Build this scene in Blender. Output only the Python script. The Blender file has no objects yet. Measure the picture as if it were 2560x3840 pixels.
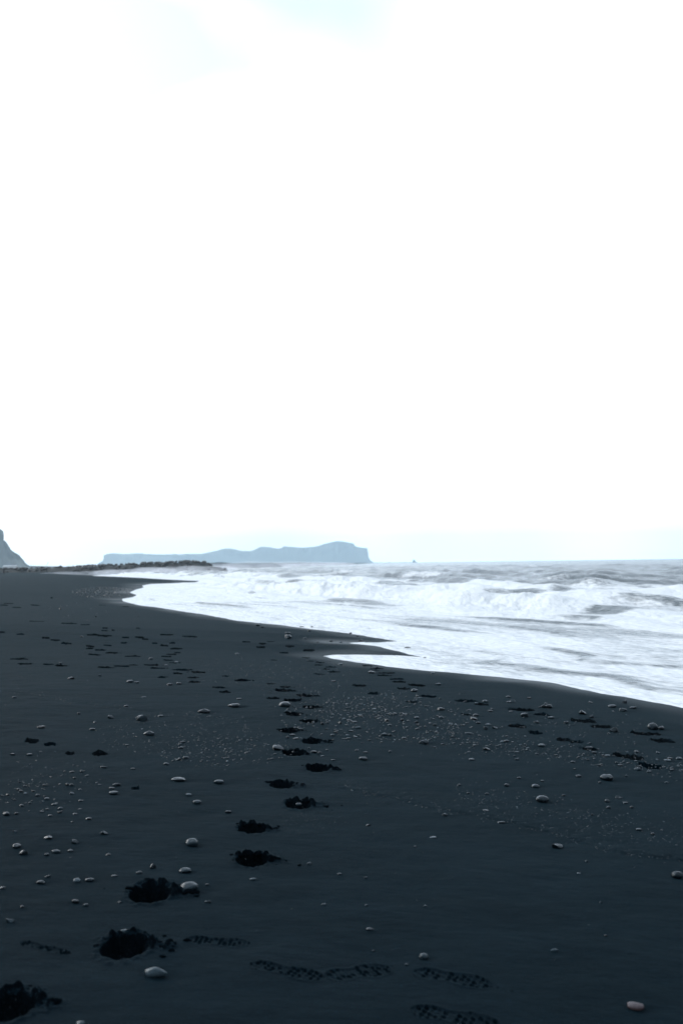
import bpy, bmesh, math, random
import numpy as np
from mathutils import Matrix, Vector, Euler

sc = bpy.context.scene
R = math.radians
random.seed(7)
rng = np.random.default_rng(7)

# ------------------------------------------------------------------ camera
FPX, CX, CY = 3733.0, 1280.0, 1920.0        # focal length and centre, in pixels of the 2560x3840 photograph
CAMZ, SEA = 1.62, -0.60
PITCH, ROLL = math.atan(192.5 / FPX), R(0.785)
F_ = np.array([0, math.cos(PITCH), math.sin(PITCH)])
r0 = np.array([1.0, 0, 0]); u0 = np.array([0, -math.sin(PITCH), math.cos(PITCH)])
RT = math.cos(ROLL) * r0 - math.sin(ROLL) * u0
UP = math.sin(ROLL) * r0 + math.cos(ROLL) * u0
cam_d = bpy.data.cameras.new('camera'); cam = bpy.data.objects.new('camera', cam_d)
sc.collection.objects.link(cam); sc.camera = cam
M = Matrix.Identity(4)
for i in range(3):
    M[i][0], M[i][1], M[i][2] = RT[i], UP[i], -F_[i]
M[2][3] = CAMZ
cam.matrix_world = M
cam_d.sensor_fit = 'VERTICAL'; cam_d.sensor_height = 36.0; cam_d.lens = 36.0 * FPX / 3840.0
cam_d.clip_start = 0.1; cam_d.clip_end = 60000
cam_d.dof.use_dof = True; cam_d.dof.focus_distance = 9.5; cam_d.dof.aperture_fstop = 2.4

# ------------------------------------------------------------------ world, sun, exposure
SUN_AZ, SUN_EL = R(-52), R(16)               # sun behind thin cloud, ahead and to the left
w = bpy.data.worlds.new('World'); sc.world = w; w.use_nodes = True
nt = w.node_tree; N = nt.nodes; L = nt.links
for n in list(N): N.remove(n)
out = N.new('ShaderNodeOutputWorld'); bg = N.new('ShaderNodeBackground')
bg.inputs['Strength'].default_value = 0.1
sky = N.new('ShaderNodeTexSky'); sky.sky_type = 'NISHITA'; sky.sun_disc = False
sky.sun_elevation = SUN_EL; sky.sun_rotation = SUN_AZ; sky.air_density = 1.0; sky.dust_density = 2.0
tc = N.new('ShaderNodeTexCoord')
mp = N.new('ShaderNodeMapping'); mp.inputs['Scale'].default_value = (1.0, 1.0, 1.7); mp.inputs['Location'].default_value = (-4.15, 3.35, 2.36)
nz = N.new('ShaderNodeTexNoise'); nz.inputs['Scale'].default_value = 1.5; nz.inputs['Detail'].default_value = 3.5; nz.inputs['Roughness'].default_value = 0.55
rp = N.new('ShaderNodeValToRGB'); rp.color_ramp.elements[0].position = 0.33; rp.color_ramp.elements[1].position = 0.66
rp.color_ramp.elements[0].color = (0.28, 0.28, 0.28, 1); rp.color_ramp.elements[1].color = (0.985, 0.985, 0.985, 1)
mx = N.new('ShaderNodeMix'); mx.data_type = 'RGBA'
mx.inputs['B'].default_value = (18.9, 21.4, 24.5, 1)
L.new(tc.outputs['Generated'], mp.inputs['Vector']); L.new(mp.outputs[0], nz.inputs['Vector'])
L.new(nz.outputs['Fac'], rp.inputs[0]); L.new(rp.outputs['Color'], mx.inputs['Factor'])
L.new(sky.outputs['Color'], mx.inputs['A']); # thin cloud scatters forward: the whole dome brightens smoothly towards the hidden sun
_sv = (math.sin(SUN_AZ) * math.cos(SUN_EL), math.cos(SUN_AZ) * math.cos(SUN_EL), math.sin(SUN_EL))
dt_ = N.new('ShaderNodeVectorMath'); dt_.operation = 'DOT_PRODUCT'; dt_.inputs[1].default_value = _sv
L.new(tc.outputs['Generated'], dt_.inputs[0])
h1 = N.new('ShaderNodeMath'); h1.operation = 'MULTIPLY_ADD'; h1.inputs[1].default_value = 0.5; h1.inputs[2].default_value = 0.5; L.new(dt_.outputs['Value'], h1.inputs[0])
h2 = N.new('ShaderNodeMath'); h2.operation = 'POWER'; h2.inputs[1].default_value = 1.6; L.new(h1.outputs[0], h2.inputs[0])
h3 = N.new('ShaderNodeMath'); h3.operation = 'MULTIPLY_ADD'; h3.inputs[1].default_value = 1.05; h3.inputs[2].default_value = 0.5; L.new(h2.outputs[0], h3.inputs[0])
sc_ = N.new('ShaderNodeVectorMath'); sc_.operation = 'SCALE'; L.new(mx.outputs['Result'], sc_.inputs[0]); L.new(h3.outputs[0], sc_.inputs['Scale'])
L.new(sc_.outputs[0], bg.inputs['Color']); L.new(bg.outputs[0], out.inputs['Surface'])

sd_ = bpy.data.lights.new('sun', 'SUN'); sd_.energy = 1.5; sd_.angle = R(10); sd_.color = (1.0, 0.97, 0.93)
sun = bpy.data.objects.new('sun', sd_); sc.collection.objects.link(sun)
to_sun = Vector((math.sin(SUN_AZ) * math.cos(SUN_EL), math.cos(SUN_AZ) * math.cos(SUN_EL), math.sin(SUN_EL)))
sun.rotation_euler = to_sun.to_track_quat('Z', 'Y').to_euler(); sun.location = (-20, 15, 30)

vs = sc.view_settings
vs.view_transform = 'Standard'; vs.look = 'None'; vs.gamma = 1.0; vs.exposure = 0.0; vs.use_curve_mapping = False
sc.render.engine = 'CYCLES'
sc.cycles.use_denoising = True
try: sc.cycles.denoiser = 'OPENIMAGEDENOISE'
except Exception: pass
sc.cycles.max_bounces = 6; sc.cycles.diffuse_bounces = 2; sc.cycles.glossy_bounces = 2; sc.cycles.volume_bounces = 1
sc.cycles.transmission_bounces = 2; sc.cycles.caustics_reflective = False; sc.cycles.caustics_refractive = False

# ------------------------------------------------------------------ helpers
COL = sc.collection
def props(o, label=None, cat=None, group=None, kind=None):
    if label: o['label'] = label
    if cat: o['category'] = cat
    if group: o['group'] = group
    if kind: o['kind'] = kind
    return o
def link(name, me, mat=None, parent=None):
    o = bpy.data.objects.new(name, me); COL.objects.link(o)
    if mat is not None and me is not None and not me.materials: me.materials.append(mat)
    if parent is not None: o.parent = parent
    return o
def np_mesh(name, co, quads, smooth=True):
    me = bpy.data.meshes.new(name)
    co = np.asarray(co, dtype=np.float32); quads = np.asarray(quads, dtype=np.int32)
    k = quads.shape[1]; nf = len(quads)
    me.vertices.add(len(co)); me.vertices.foreach_set('co', co.ravel())
    me.loops.add(nf * k); me.loops.foreach_set('vertex_index', quads.ravel())
    me.polygons.add(nf); me.polygons.foreach_set('loop_start', np.arange(0, nf * k, k, dtype=np.int32))
    me.polygons.foreach_set('loop_total', np.full(nf, k, dtype=np.int32))
    me.polygons.foreach_set('use_smooth', np.full(nf, smooth))
    me.update(calc_edges=True)
    return me
_perm = np.random.default_rng(3).permutation(256).astype(np.int64); _perm = np.concatenate([_perm, _perm, _perm])
_ang = np.random.default_rng(4).random(256) * 2 * np.pi
_gx, _gy = np.cos(_ang), np.sin(_ang)
def pn(x, y, seed=0):
    x = np.asarray(x, float) + seed * 17.31; y = np.asarray(y, float) + seed * 9.73
    xi = np.floor(x).astype(np.int64); yi = np.floor(y).astype(np.int64)
    xf, yf = x - xi, y - yi; xi &= 255; yi &= 255
    u = xf * xf * xf * (xf * (xf * 6 - 15) + 10); v = yf * yf * yf * (yf * (yf * 6 - 15) + 10)
    def g(ix, iy, fx, fy):
        h = _perm[_perm[ix & 255] + (iy & 255)]
        return _gx[h] * fx + _gy[h] * fy
    a = g(xi, yi, xf, yf); b = g(xi + 1, yi, xf - 1, yf); c = g(xi, yi + 1, xf, yf - 1); d = g(xi + 1, yi + 1, xf - 1, yf - 1)
    return (a + (b - a) * u + (c - a) * v + (a - b - c + d) * u * v) * 1.5
def fbm(x, y, o=4, seed=0, gain=0.5):
    s = 0; a = 1.0
    for k in range(o):
        s = s + a * pn(x * 2 ** k, y * 2 ** k, seed + k * 3); a *= gain
    return s
def sstep(x, a, b):
    t = np.clip((x - a) / (b - a), 0, 1); return t * t * (3 - 2 * t)

def ray(px, py):
    px = np.asarray(px, float); py = np.asarray(py, float)
    d = F_[None] * FPX + RT[None] * (px.reshape(-1, 1) - CX) - UP[None] * (py.reshape(-1, 1) - CY)
    return d / d[:, 1:2]                                   # scaled so that dy = 1
def on_plane(px, py, z):
    d = ray(px, py); t = (z - CAMZ) / d[:, 2]
    return np.stack([d[:, 0] * t, t], 1)
def at_depth(px, py, depth):
    d = ray([px], [py])[0]
    return np.array([d[0] * depth, depth, CAMZ + d[2] * depth])

# ------------------------------------------------------------------ shoreline (land polygon, metres)
shore_px = [(2560, 2653), (2440, 2630), (2350, 2612), (2262, 2601), (2155, 2576), (2084, 2559), (1900, 2541), (1700, 2522), (1560, 2510), (1461, 2499),
    (1346, 2484), (1262, 2470), (1219, 2461), (1257, 2457), (1350, 2457), (1461, 2459), (1540, 2463), (1597, 2467), (1570, 2459), (1538, 2452), (1410, 2422), (1350, 2415), (1305, 2411.5),
    (1345, 2410), (1417, 2411), (1499, 2405), (1474, 2400), (1404, 2390), (1315, 2375), (1155, 2357), (1059, 2344), (900, 2328), (780, 2306),
    (658, 2288), (590, 2277), (520, 2269), (470, 2256), (458, 2247), (500, 2240), (520, 2232), (490, 2222), (515, 2210), (545, 2203), (535, 2196), (575, 2189),
    (640, 2188), (690, 2186), (735, 2182.5), (823, 2182), (760, 2179), (658, 2175), (516, 2166), (400, 2162.5), (345, 2161)]
sp = on_plane([p[0] for p in shore_px], [p[1] for p in shore_px], SEA)
near = [(3000, -7600), (60, -128), (20, -27), (12, -6), (8.6, 3.5), (6.4, 9.5)]
far = [(-66, 262), (-52, 285), (-36, 300), (-60, 318), (-78, 350), (-66, 420), (-57, 495), (-33, 735), (-10, 1160), (60, 2700), (150, 5000), (330, 9300), (700, 10500), (1500, 12500),
       (1500, 16000), (-16000, 16000), (-16000, -7600)]
LAND = np.array(near + [tuple(p) for p in sp] + far)
def shore_sd(x, y):
    """signed distance to the water's edge, positive on land"""
    x = np.asarray(x, float); y = np.asarray(y, float)
    best = np.full(x.shape, 1e18); inside = np.zeros(x.shape, bool)
    A = LAND; B = np.roll(LAND, -1, 0)
    for (ax, ay), (bx, by) in zip(A, B):
        dx, dy = bx - ax, by - ay
        t = np.clip(((x - ax) * dx + (y - ay) * dy) / (dx * dx + dy * dy), 0, 1)
        ex = x - ax - t * dx; ey = y - ay - t * dy
        best = np.minimum(best, ex * ex + ey * ey)
        if ay != by:
            c = (ay > y) != (by > y)
            inside ^= c & (x < ax + (y - ay) * dx / dy)
    d = np.sqrt(best)
    return np.where(inside, d, -d)
NX, NY, N0 = 0.930, 0.368, 10.06                           # straight line along the shore, for the swell
def base_z(x, y, sd=None):
    if sd is None: sd = shore_sd(x, y)
    s = np.where(sd > 0, 14.5 * (1 - np.exp(-np.clip(sd, 0, 400) / 14.5)) * 0.062, np.maximum(sd * 0.062, -3))
    # slope eases off inland
    z = SEA + np.where(sd > 0, np.minimum(sd * 0.060, 0.60 + 0.18 * (1 - np.exp(-np.clip(sd - 10, 0, 500) / 12))), s)
    r = np.hypot(x, y)
    z = z + 0.005 * fbm(x * 0.9, y * 0.9, 3, 1) * sstep(sd, -1.5, 1) + 0.014 * pn(x * 0.16, y * 0.16, 5) * sstep(sd, 0, 6)
    z = z + 0.0055 * fbm(x * 2.6, y * 2.8, 3, 17) * sstep(sd, 0, 3) * (1 - sstep(r, 40, 80))
    z = z + 0.09 * fbm(x * 0.03, y * 0.05, 3, 8) * sstep(sd, 6, 25) * sstep(r, 40, 110)
    dune = sstep(y, 330, 480) * sstep(sd, 6, 60) * sstep(x + 0.17 * y, -15, 25)
    z = z + dune * (1.6 + 1.1 * fbm(x * 0.012, y * 0.012, 4, 11)) * (0.9 + 0.9 * sstep(sd, 30, 120))
    return z
def ground_at(px, py):
    d = ray(px, py); t = (-0.1 - CAMZ) / np.minimum(d[:, 2], -1e-4)
    for _ in range(25):
        z = base_z(d[:, 0] * t, t)
        t = 0.5 * t + 0.5 * (z - CAMZ) / np.minimum(d[:, 2], -1e-4)
    return np.stack([d[:, 0] * t, t, base_z(d[:, 0] * t, t)], 1)

# ------------------------------------------------------------------ materials
def mat_new(name):
    m = bpy.data.materials.new(name); m.use_nodes = True
    b = m.node_tree.nodes['Principled BSDF']
    return m, m.node_tree.nodes, m.node_tree.links, b
def noise_node(N, L, scale, detail=4, rough=0.55, vec=None, stretch=None):
    n = N.new('ShaderNodeTexNoise'); n.inputs['Scale'].default_value = scale; n.inputs['Detail'].default_value = detail; n.inputs['Roughness'].default_value = rough
    t = N.new('ShaderNodeTexCoord'); src = t.outputs['Object']
    if stretch:
        if len(stretch) > 3:
            mr0 = N.new('ShaderNodeMapping'); mr0.inputs['Rotation'].default_value = (0, 0, stretch[3]); L.new(src, mr0.inputs['Vector']); src = mr0.outputs[0]
        mpn = N.new('ShaderNodeMapping'); mpn.inputs['Scale'].default_value = stretch[:3]
        L.new(src, mpn.inputs['Vector']); src = mpn.outputs[0]
    L.new(src, n.inputs['Vector']); return n
def ramp(N, L, src, stops):
    r = N.new('ShaderNodeValToRGB'); e = r.color_ramp.elements
    while len(e) < len(stops): e.new(0.5)
    for q, (p, c) in zip(e, stops): q.position = p; q.color = (c[0], c[1], c[2], 1)
    L.new(src, r.inputs[0]); return r
def bump(N, L, src, b, strength, dist):
    bn = N.new('ShaderNodeBump'); bn.inputs['Strength'].default_value = strength; bn.inputs['Distance'].default_value = dist
    L.new(src, bn.inputs['Height']); L.new(bn.outputs[0], b.inputs['Normal']); return bn

def make_sand(name, c0, c1, rough, spec, bs, wet=False):
    m, N, L, b = mat_new(name)
    n1 = noise_node(N, L, 0.9, 5, 0.6)
    n2 = noise_node(N, L, 120, 3, 0.75)
    n4 = noise_node(N, L, 2.2, 4, 0.6, stretch=(0.6, 1.5, 1))
    r1 = ramp(N, L, n1.outputs['Fac'], [(0.3, c0), (0.7, c1)])
    r2 = ramp(N, L, n2.outputs['Fac'], [(0.25, (0.55, 0.55, 0.55)), (0.6, (1.0, 1.0, 1.0)), (0.66, (2.0, 2.0, 2.0)), (0.72, (7.0, 7.0, 7.0))])
    mm = N.new('ShaderNodeMix'); mm.data_type = 'RGBA'; mm.blend_type = 'MULTIPLY'; mm.inputs['Factor'].default_value = 1
    L.new(r1.outputs[0], mm.inputs['A']); L.new(r2.outputs[0], mm.inputs['B']); 
    r4 = ramp(N, L, n4.outputs['Fac'], [(0.3, (0.86, 0.86, 0.86)), (0.7, (1.14, 1.14, 1.14))])
    m5 = N.new('ShaderNodeMix'); m5.data_type = 'RGBA'; m5.blend_type = 'MULTIPLY'; m5.inputs['Factor'].default_value = 1
    L.new(mm.outputs['Result'], m5.inputs['A']); L.new(r4.outputs[0], m5.inputs['B']); L.new(m5.outputs['Result'], b.inputs['Base Color'])
    b.inputs['Roughness'].default_value = rough; b.inputs['Specular IOR Level'].default_value = spec; b.inputs['Specular Tint'].default_value = (0.72, 0.9, 1.0, 1)
    if wet:
        wa = N.new('ShaderNodeAttribute'); wa.attribute_name = 'wet'
        for sock, lo, hi in (('Roughness', rough, 0.42), ('Specular IOR Level', spec, 0.10)):
            q_ = N.new('ShaderNodeMapRange'); q_.inputs['To Min'].default_value = lo; q_.inputs['To Max'].default_value = hi
            L.new(wa.outputs['Fac'], q_.inputs['Value']); L.new(q_.outputs[0], b.inputs[sock])
    n3 = noise_node(N, L, 140, 4, 0.7); b3 = bump(N, L, n3.outputs['Fac'], b, bs, 0.006)
    n6 = noise_node(N, L, 9, 4, 0.6, stretch=(0.8, 1.6, 1)); b6 = N.new('ShaderNodeBump'); b6.inputs['Strength'].default_value = 0.42; b6.inputs['Distance'].default_value = 0.02
    L.new(n6.outputs['Fac'], b6.inputs['Height']); L.new(b6.outputs[0], b3.inputs['Normal'])
    return m
M_SAND = make_sand('black_sand', (0.0013, 0.0043, 0.0069), (0.0023, 0.0062, 0.0094), 0.80, 0.013, 0.7, True)
for _m in (M_SAND,):
    _b = _m.node_tree.nodes['Principled BSDF']; _b.inputs['Sheen Weight'].default_value = 0.022; _b.inputs['Sheen Tint'].default_value = (0.38, 0.82, 1.0, 1); _b.inputs['Sheen Roughness'].default_value = 0.42
M_TREAD = make_sand('trodden_sand', (0.0010, 0.0032, 0.0050), (0.0016, 0.0044, 0.0064), 1.0, 0.0, 0.5)
M_DAMP_SHADE = make_sand('damp_sand_with_shade', (0.0009, 0.0020, 0.0030), (0.0024, 0.0046, 0.0064), 1.0, 0.0, 1.0)  # turned-up damp sand, with the shade inside the holes painted into its darker colour
M_PRINT = make_sand('pressed_print_sand', (0.0020, 0.0035, 0.0045), (0.0032, 0.0050, 0.0062), 1.0, 0.0, 0.5)  # shallow prints: duller and less blue than the open sand

def make_stone(name, c, v=0.45, rough=0.26, tone=False):
    m, N, L, b = mat_new(name)
    n1 = noise_node(N, L, 3.0, 6, 0.65); n2 = noise_node(N, L, 22, 3, 0.7)
    lo = [x * (1 - v) for x in c]; hi = [min(1, x * (1 + v)) for x in c]
    r1 = ramp(N, L, n1.outputs['Fac'], [(0.3, lo), (0.7, hi)])
    mm = N.new('ShaderNodeMix'); mm.data_type = 'RGBA'; mm.blend_type = 'MULTIPLY'; mm.inputs['Factor'].default_value = 1
    r2 = ramp(N, L, n2.outputs['Fac'], [(0.3, (0.7, 0.7, 0.7)), (0.65, (1.1, 1.1, 1.1))])
    L.new(r1.outputs[0], mm.inputs['A']); L.new(r2.outputs[0], mm.inputs['B'])
    src = mm.outputs['Result']
    if tone:
        at = N.new('ShaderNodeAttribute'); at.attribute_name = 'tone'
        m2 = N.new('ShaderNodeMix'); m2.data_type = 'RGBA'; m2.blend_type = 'MULTIPLY'; m2.inputs['Factor'].default_value = 1
        L.new(src, m2.inputs['A']); L.new(at.outputs['Color'], m2.inputs['B']); src = m2.outputs['Result']
    L.new(src, b.inputs['Base Color'])
    b.inputs['Roughness'].default_value = rough; b.inputs['Specular IOR Level'].default_value = 0.34 if tone else 0.24; b.inputs['Specular Tint'].default_value = (0.7, 0.9, 1.0, 1)
    bump(N, L, n2.outputs['Fac'], b, 0.25, 0.02)
    return m
STONE_M = {'d': make_stone('dark_basalt_stone', (0.003, 0.004, 0.005)), 'g': make_stone('grey_stone', (0.0032, 0.0066, 0.0092)),
           'b': make_stone('blue_grey_stone', (0.006, 0.010, 0.013)), 'p': make_stone('pale_grey_stone', (0.0070, 0.0135, 0.0175)),
           'w': make_stone('whitish_stone', (0.023, 0.036, 0.044)), 'k': make_stone('pinkish_stone', (0.05, 0.033, 0.034)), 't': make_stone('tan_stone', (0.026, 0.026, 0.026))}
M_PEB = make_stone('mixed_pebbles', (0.0085, 0.0135, 0.0165), tone=True)

def make_rock(name, c0, c1, sc_, rough=0.9):
    m, N, L, b = mat_new(name)
    n1 = noise_node(N, L, sc_, 8, 0.65)
    r1 = ramp(N, L, n1.outputs['Fac'], [(0.32, c0), (0.68, c1)])
    L.new(r1.outputs[0], b.inputs['Base Color']); b.inputs['Roughness'].default_value = rough; b.inputs['Specular IOR Level'].default_value = 0.2
    return m
M_HEAD = make_rock('headland_rock', (0.03, 0.035, 0.03), (0.06, 0.07, 0.05), 0.006)
M_MTN = make_rock('mountain_grass_and_rock', (0.028, 0.032, 0.036), (0.085, 0.085, 0.06), 0.018)
M_BOULD = make_rock('breakwater_boulder', (0.04, 0.042, 0.042), (0.095, 0.094, 0.087), 0.5, 0.8)
M_CORE = make_rock('breakwater_rubble', (0.03, 0.032, 0.032), (0.065, 0.065, 0.06), 1.2, 0.9)

def make_sea():
    m, N, L, b = mat_new('sea_water_and_foam')
    at = N.new('ShaderNodeAttribute'); at.attribute_name = 'foam'
    a_sh = math.atan2(17.5, 44.3)
    n1 = noise_node(N, L, 1.0, 6, 0.62, stretch=(1.0, 0.22, 1, -a_sh))
    n2 = noise_node(N, L, 5.0, 5, 0.65, stretch=(1.2, 0.3, 1, -a_sh))
    ad = N.new('ShaderNodeMath'); ad.operation = 'MULTIPLY_ADD'; ad.inputs[1].default_value = 0.45
    L.new(n1.outputs['Fac'], ad.inputs[0])
    m4 = N.new('ShaderNodeMath'); m4.operation = 'MULTIPLY'; m4.inputs[1].default_value = 0.55; L.new(n2.outputs['Fac'], m4.inputs[0]); L.new(m4.outputs[0], ad.inputs[2])
    s = N.new('ShaderNodeMath'); s.operation = 'ADD'; L.new(ad.outputs[0], s.inputs[0]); L.new(at.outputs['Fac'], s.inputs[1])
    mr = N.new('ShaderNodeMapRange'); mr.inputs['From Min'].default_value = 0.93; mr.inputs['From Max'].default_value = 1.15; mr.clamp = True
    L.new(s.outputs[0], mr.inputs['Value'])
    foam = N.new('ShaderNodeBsdfPrincipled'); foam.inputs['Base Color'].default_value = (0.605, 0.62, 0.625, 1); foam.inputs['Roughness'].default_value = 0.55
    foam.inputs['Specular IOR Level'].default_value = 0.08
    b.inputs['Base Color'].default_value = (0.042, 0.056, 0.060, 1); b.inputs['Roughness'].default_value = 0.22; b.inputs['IOR'].default_value = 1.33; b.inputs['Specular IOR Level'].default_value = 0.34
    bn = N.new('ShaderNodeBump'); bn.inputs['Strength'].default_value = 0.7; bn.inputs['Distance'].default_value = 0.2
    n5 = noise_node(N, L, 0.32, 5, 0.65, stretch=(1.0, 0.4, 1, -a_sh)); b5 = N.new('ShaderNodeBump'); b5.inputs['Strength'].default_value = 0.8; b5.inputs['Distance'].default_value = 1.1
    L.new(n5.outputs['Fac'], b5.inputs['Height']); L.new(b5.outputs[0], bn.inputs['Normal'])
    L.new(ad.outputs[0], bn.inputs['Height']); L.new(bn.outputs[0], b.inputs['Normal']); L.new(bn.outputs[0], foam.inputs['Normal'])
    mx = N.new('ShaderNodeMixShader'); L.new(mr.outputs[0], mx.inputs[0]); L.new(b.outputs[0], mx.inputs[1]); L.new(foam.outputs[0], mx.inputs[2])
    L.new(mx.outputs[0], N['Material Output'].inputs['Surface'])
    return m
M_SEA = make_sea()

# ------------------------------------------------------------------ stones, as seen (x centre, y of base, width, height, tone, shape, label)
STONES = []
def region(ox, oy, s, rows):
    for r_ in rows:
        X, Y, W, H, tone, shp = r_[:6]
        STONES.append((ox + s * X, oy + s * Y, W * s, H * s, tone, shp, r_[6] if len(r_) > 6 else None))
# shapes: r round, f flat oval, a angular, l long
region(0, 2800, .3189, [
    (68, 808, 86, 44, 'g', 'r', 'largest smooth grey stone at the left edge, below the pebble cluster'), (150, 100, 68, 24, 'g', 'a', 'low dark angular stone furthest left above the pebble cluster'),
    (345, 102, 76, 22, 'p', 'f', 'long flat pale stone lying above the left pebble cluster'), (478, 66, 45, 13, 'p', 'f'), (650, 68, 32, 16, 'w', 'a', 'tiny bright white chip above the left pebble cluster'),
    (1218, 248, 78, 20, 'p', 'l'), (760, 300, 32, 18, 'g', 'r'), (845, 304, 55, 18, 'd', 'f'), (958, 306, 38, 28, 'b', 'r'), (1020, 352, 42, 26, 'p', 'a'), (876, 380, 38, 24, 'g', 'r'),
    (288, 474, 40, 24, 'g', 'r'), (215, 516, 44, 30, 'g', 'r'), (245, 536, 48, 28, 'd', 'r'), (297, 560, 46, 24, 'w', 'r', 'bright white rounded pebble in the left pebble cluster'),
    (392, 534, 36, 24, 'd', 'r'), (440, 586, 62, 32, 'b', 'r', 'dark domed stone in the middle of the left pebble cluster'), (88, 576, 46, 22, 'd', 'r'), (28, 588, 36, 28, 'p', 'a'),
    (550, 628, 60, 32, 'p', 'r', 'pale domed stone at the right side of the left pebble cluster'), (350, 672, 42, 22, 'p', 'f'), (635, 692, 70, 26, 'p', 'f', 'flat pale oblong stone in the lower part of the left pebble cluster'),
    (708, 742, 64, 32, 'p', 'r', 'pale rounded stone leaning on a darker one at the foot of the left cluster'), (700, 784, 54, 36, 'd', 'a', 'dark angular stone just below a pale rounded one in the left cluster'),
    (255, 706, 58, 28, 'g', 'f'), (492, 776, 50, 22, 'g', 'r'), (555, 746, 50, 20, 'b', 'r'), (590, 820, 52, 22, 'g', 'r'), (845, 562, 62, 28, 'p', 'a', 'angular dark stone with a pale top right of the left cluster'),
    (940, 514, 48, 20, 'p', 'f'), (942, 646, 48, 24, 'g', 'r'), (936, 744, 46, 18, 'p', 'f'), (1372, 460, 108, 34, 'g', 'l', 'long grey bar-shaped stone above a flat oval one'), (1312, 496, 74, 20, 'd', 'f'),
    (1330, 560, 118, 36, 'b', 'f', 'broad flat blue-grey oval stone half sunk in sand'), (1170, 456, 52, 16, 'p', 'f'), (1040, 858, 78, 26, 'd', 'f', 'flat nearly black stone alone below the left cluster'),
    (520, 464, 38, 26, 't', 'r'), (560, 460, 40, 28, 'g', 'a'), (788, 460, 44, 34, 'd', 'r'), (838, 462, 56, 28, 'g', 'r'), (880, 800, 60, 18, 'p', 'f'), (230, 426, 30, 20, 'p', 'a'), (190, 800, 50, 30, 'd', 'r'),
    (172, 634, 40, 24, 'g', 'r'), (720, 354, 32, 14, 'p', 'f'), (610, 276, 28, 20, 'p', 'a'), (850, 892, 28, 16, 'g', 'r')])
region(1000, 2600, .3189, [
    (212, 152, 150, 56, 'b', 'r', 'smooth grey domed stone beside the dark footprints of the central trail'), (130, 664, 150, 54, 'g', 'a', 'wide sloping grey stone left of a deep footprint in the trail'),
    (1134, 784, 112, 40, 'g', 'r', 'smooth rounded dark stone alone on bare sand right of the trail'), (302, 500, 72, 22, 'p', 'f'), (245, 530, 40, 30, 'g', 'r'), (377, 410, 44, 18, 'p', 'f'), (400, 428, 60, 20, 'g', 'f'),
    (340, 538, 68, 18, 'g', 'f'), (404, 540, 42, 20, 'w', 'f'), (655, 372, 46, 36, 'g', 'a'), (710, 356, 40, 24, 'b', 'r'), (860, 358, 48, 32, 'd', 'a', 'dark angular stone glinting among pebbles right of the trail'),
    (700, 432, 44, 28, 'd', 'a'), (770, 502, 52, 24, 'p', 'r'), (805, 440, 40, 22, 'g', 'r'), (810, 464, 48, 20, 'd', 'f'), (868, 432, 44, 12, 'p', 'f'), (905, 306, 54, 16, 'w', 'f'), (965, 318, 62, 14, 'p', 'f'),
    (1034, 344, 56, 18, 'p', 'f'), (1095, 262, 60, 18, 'w', 'f'), (1412, 330, 54, 34, 'd', 'a', 'dark angular stone at the right end of the glinting pebble band'), (990, 450, 58, 16, 'p', 'f'), (1070, 412, 80, 22, 'w', 'l'),
    (960, 536, 52, 16, 'g', 'f'), (1040, 520, 52, 16, 'g', 'f'), (1442, 384, 54, 22, 'p', 'f'), (1382, 494, 76, 28, 'p', 'f', 'pale flat stone resting against a small dark one'), (1445, 498, 52, 28, 'g', 'a', 'small dark angular stone beside a pale flat one'),
    (1452, 240, 46, 16, 'p', 'f'), (1465, 258, 44, 22, 'p', 'r'), (1506, 246, 50, 18, 'p', 'r'), (1058, 680, 48, 22, 'g', 'r'), (1160, 702, 62, 18, 'p', 'f'), (1450, 696, 44, 24, 'p', 'r'), (550, 692, 78, 16, 'p', 'f'),
    (622, 706, 50, 22, 'g', 'f'), (652, 746, 50, 16, 'p', 'f'), (497, 654, 36, 20, 'p', 'r'), (710, 674, 40, 16, 'p', 'f'), (948, 500, 46, 16, 'w', 'f'), (490, 376, 34, 16, 'g', 'f'), (1140, 196, 36, 20, 'g', 'r'), (1260, 190, 64, 14, 'w', 'f'),
    (1140, 54, 44, 12, 'w', 'f'), (1500, 110, 42, 12, 'w', 'f'), (1270, 222, 36, 12, 'w', 'f'), (1210, 268, 30, 14, 'p', 'f'), (55, 776, 36, 16, 'p', 'r'), (780, 790, 56, 16, 'p', 'f')])
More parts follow.
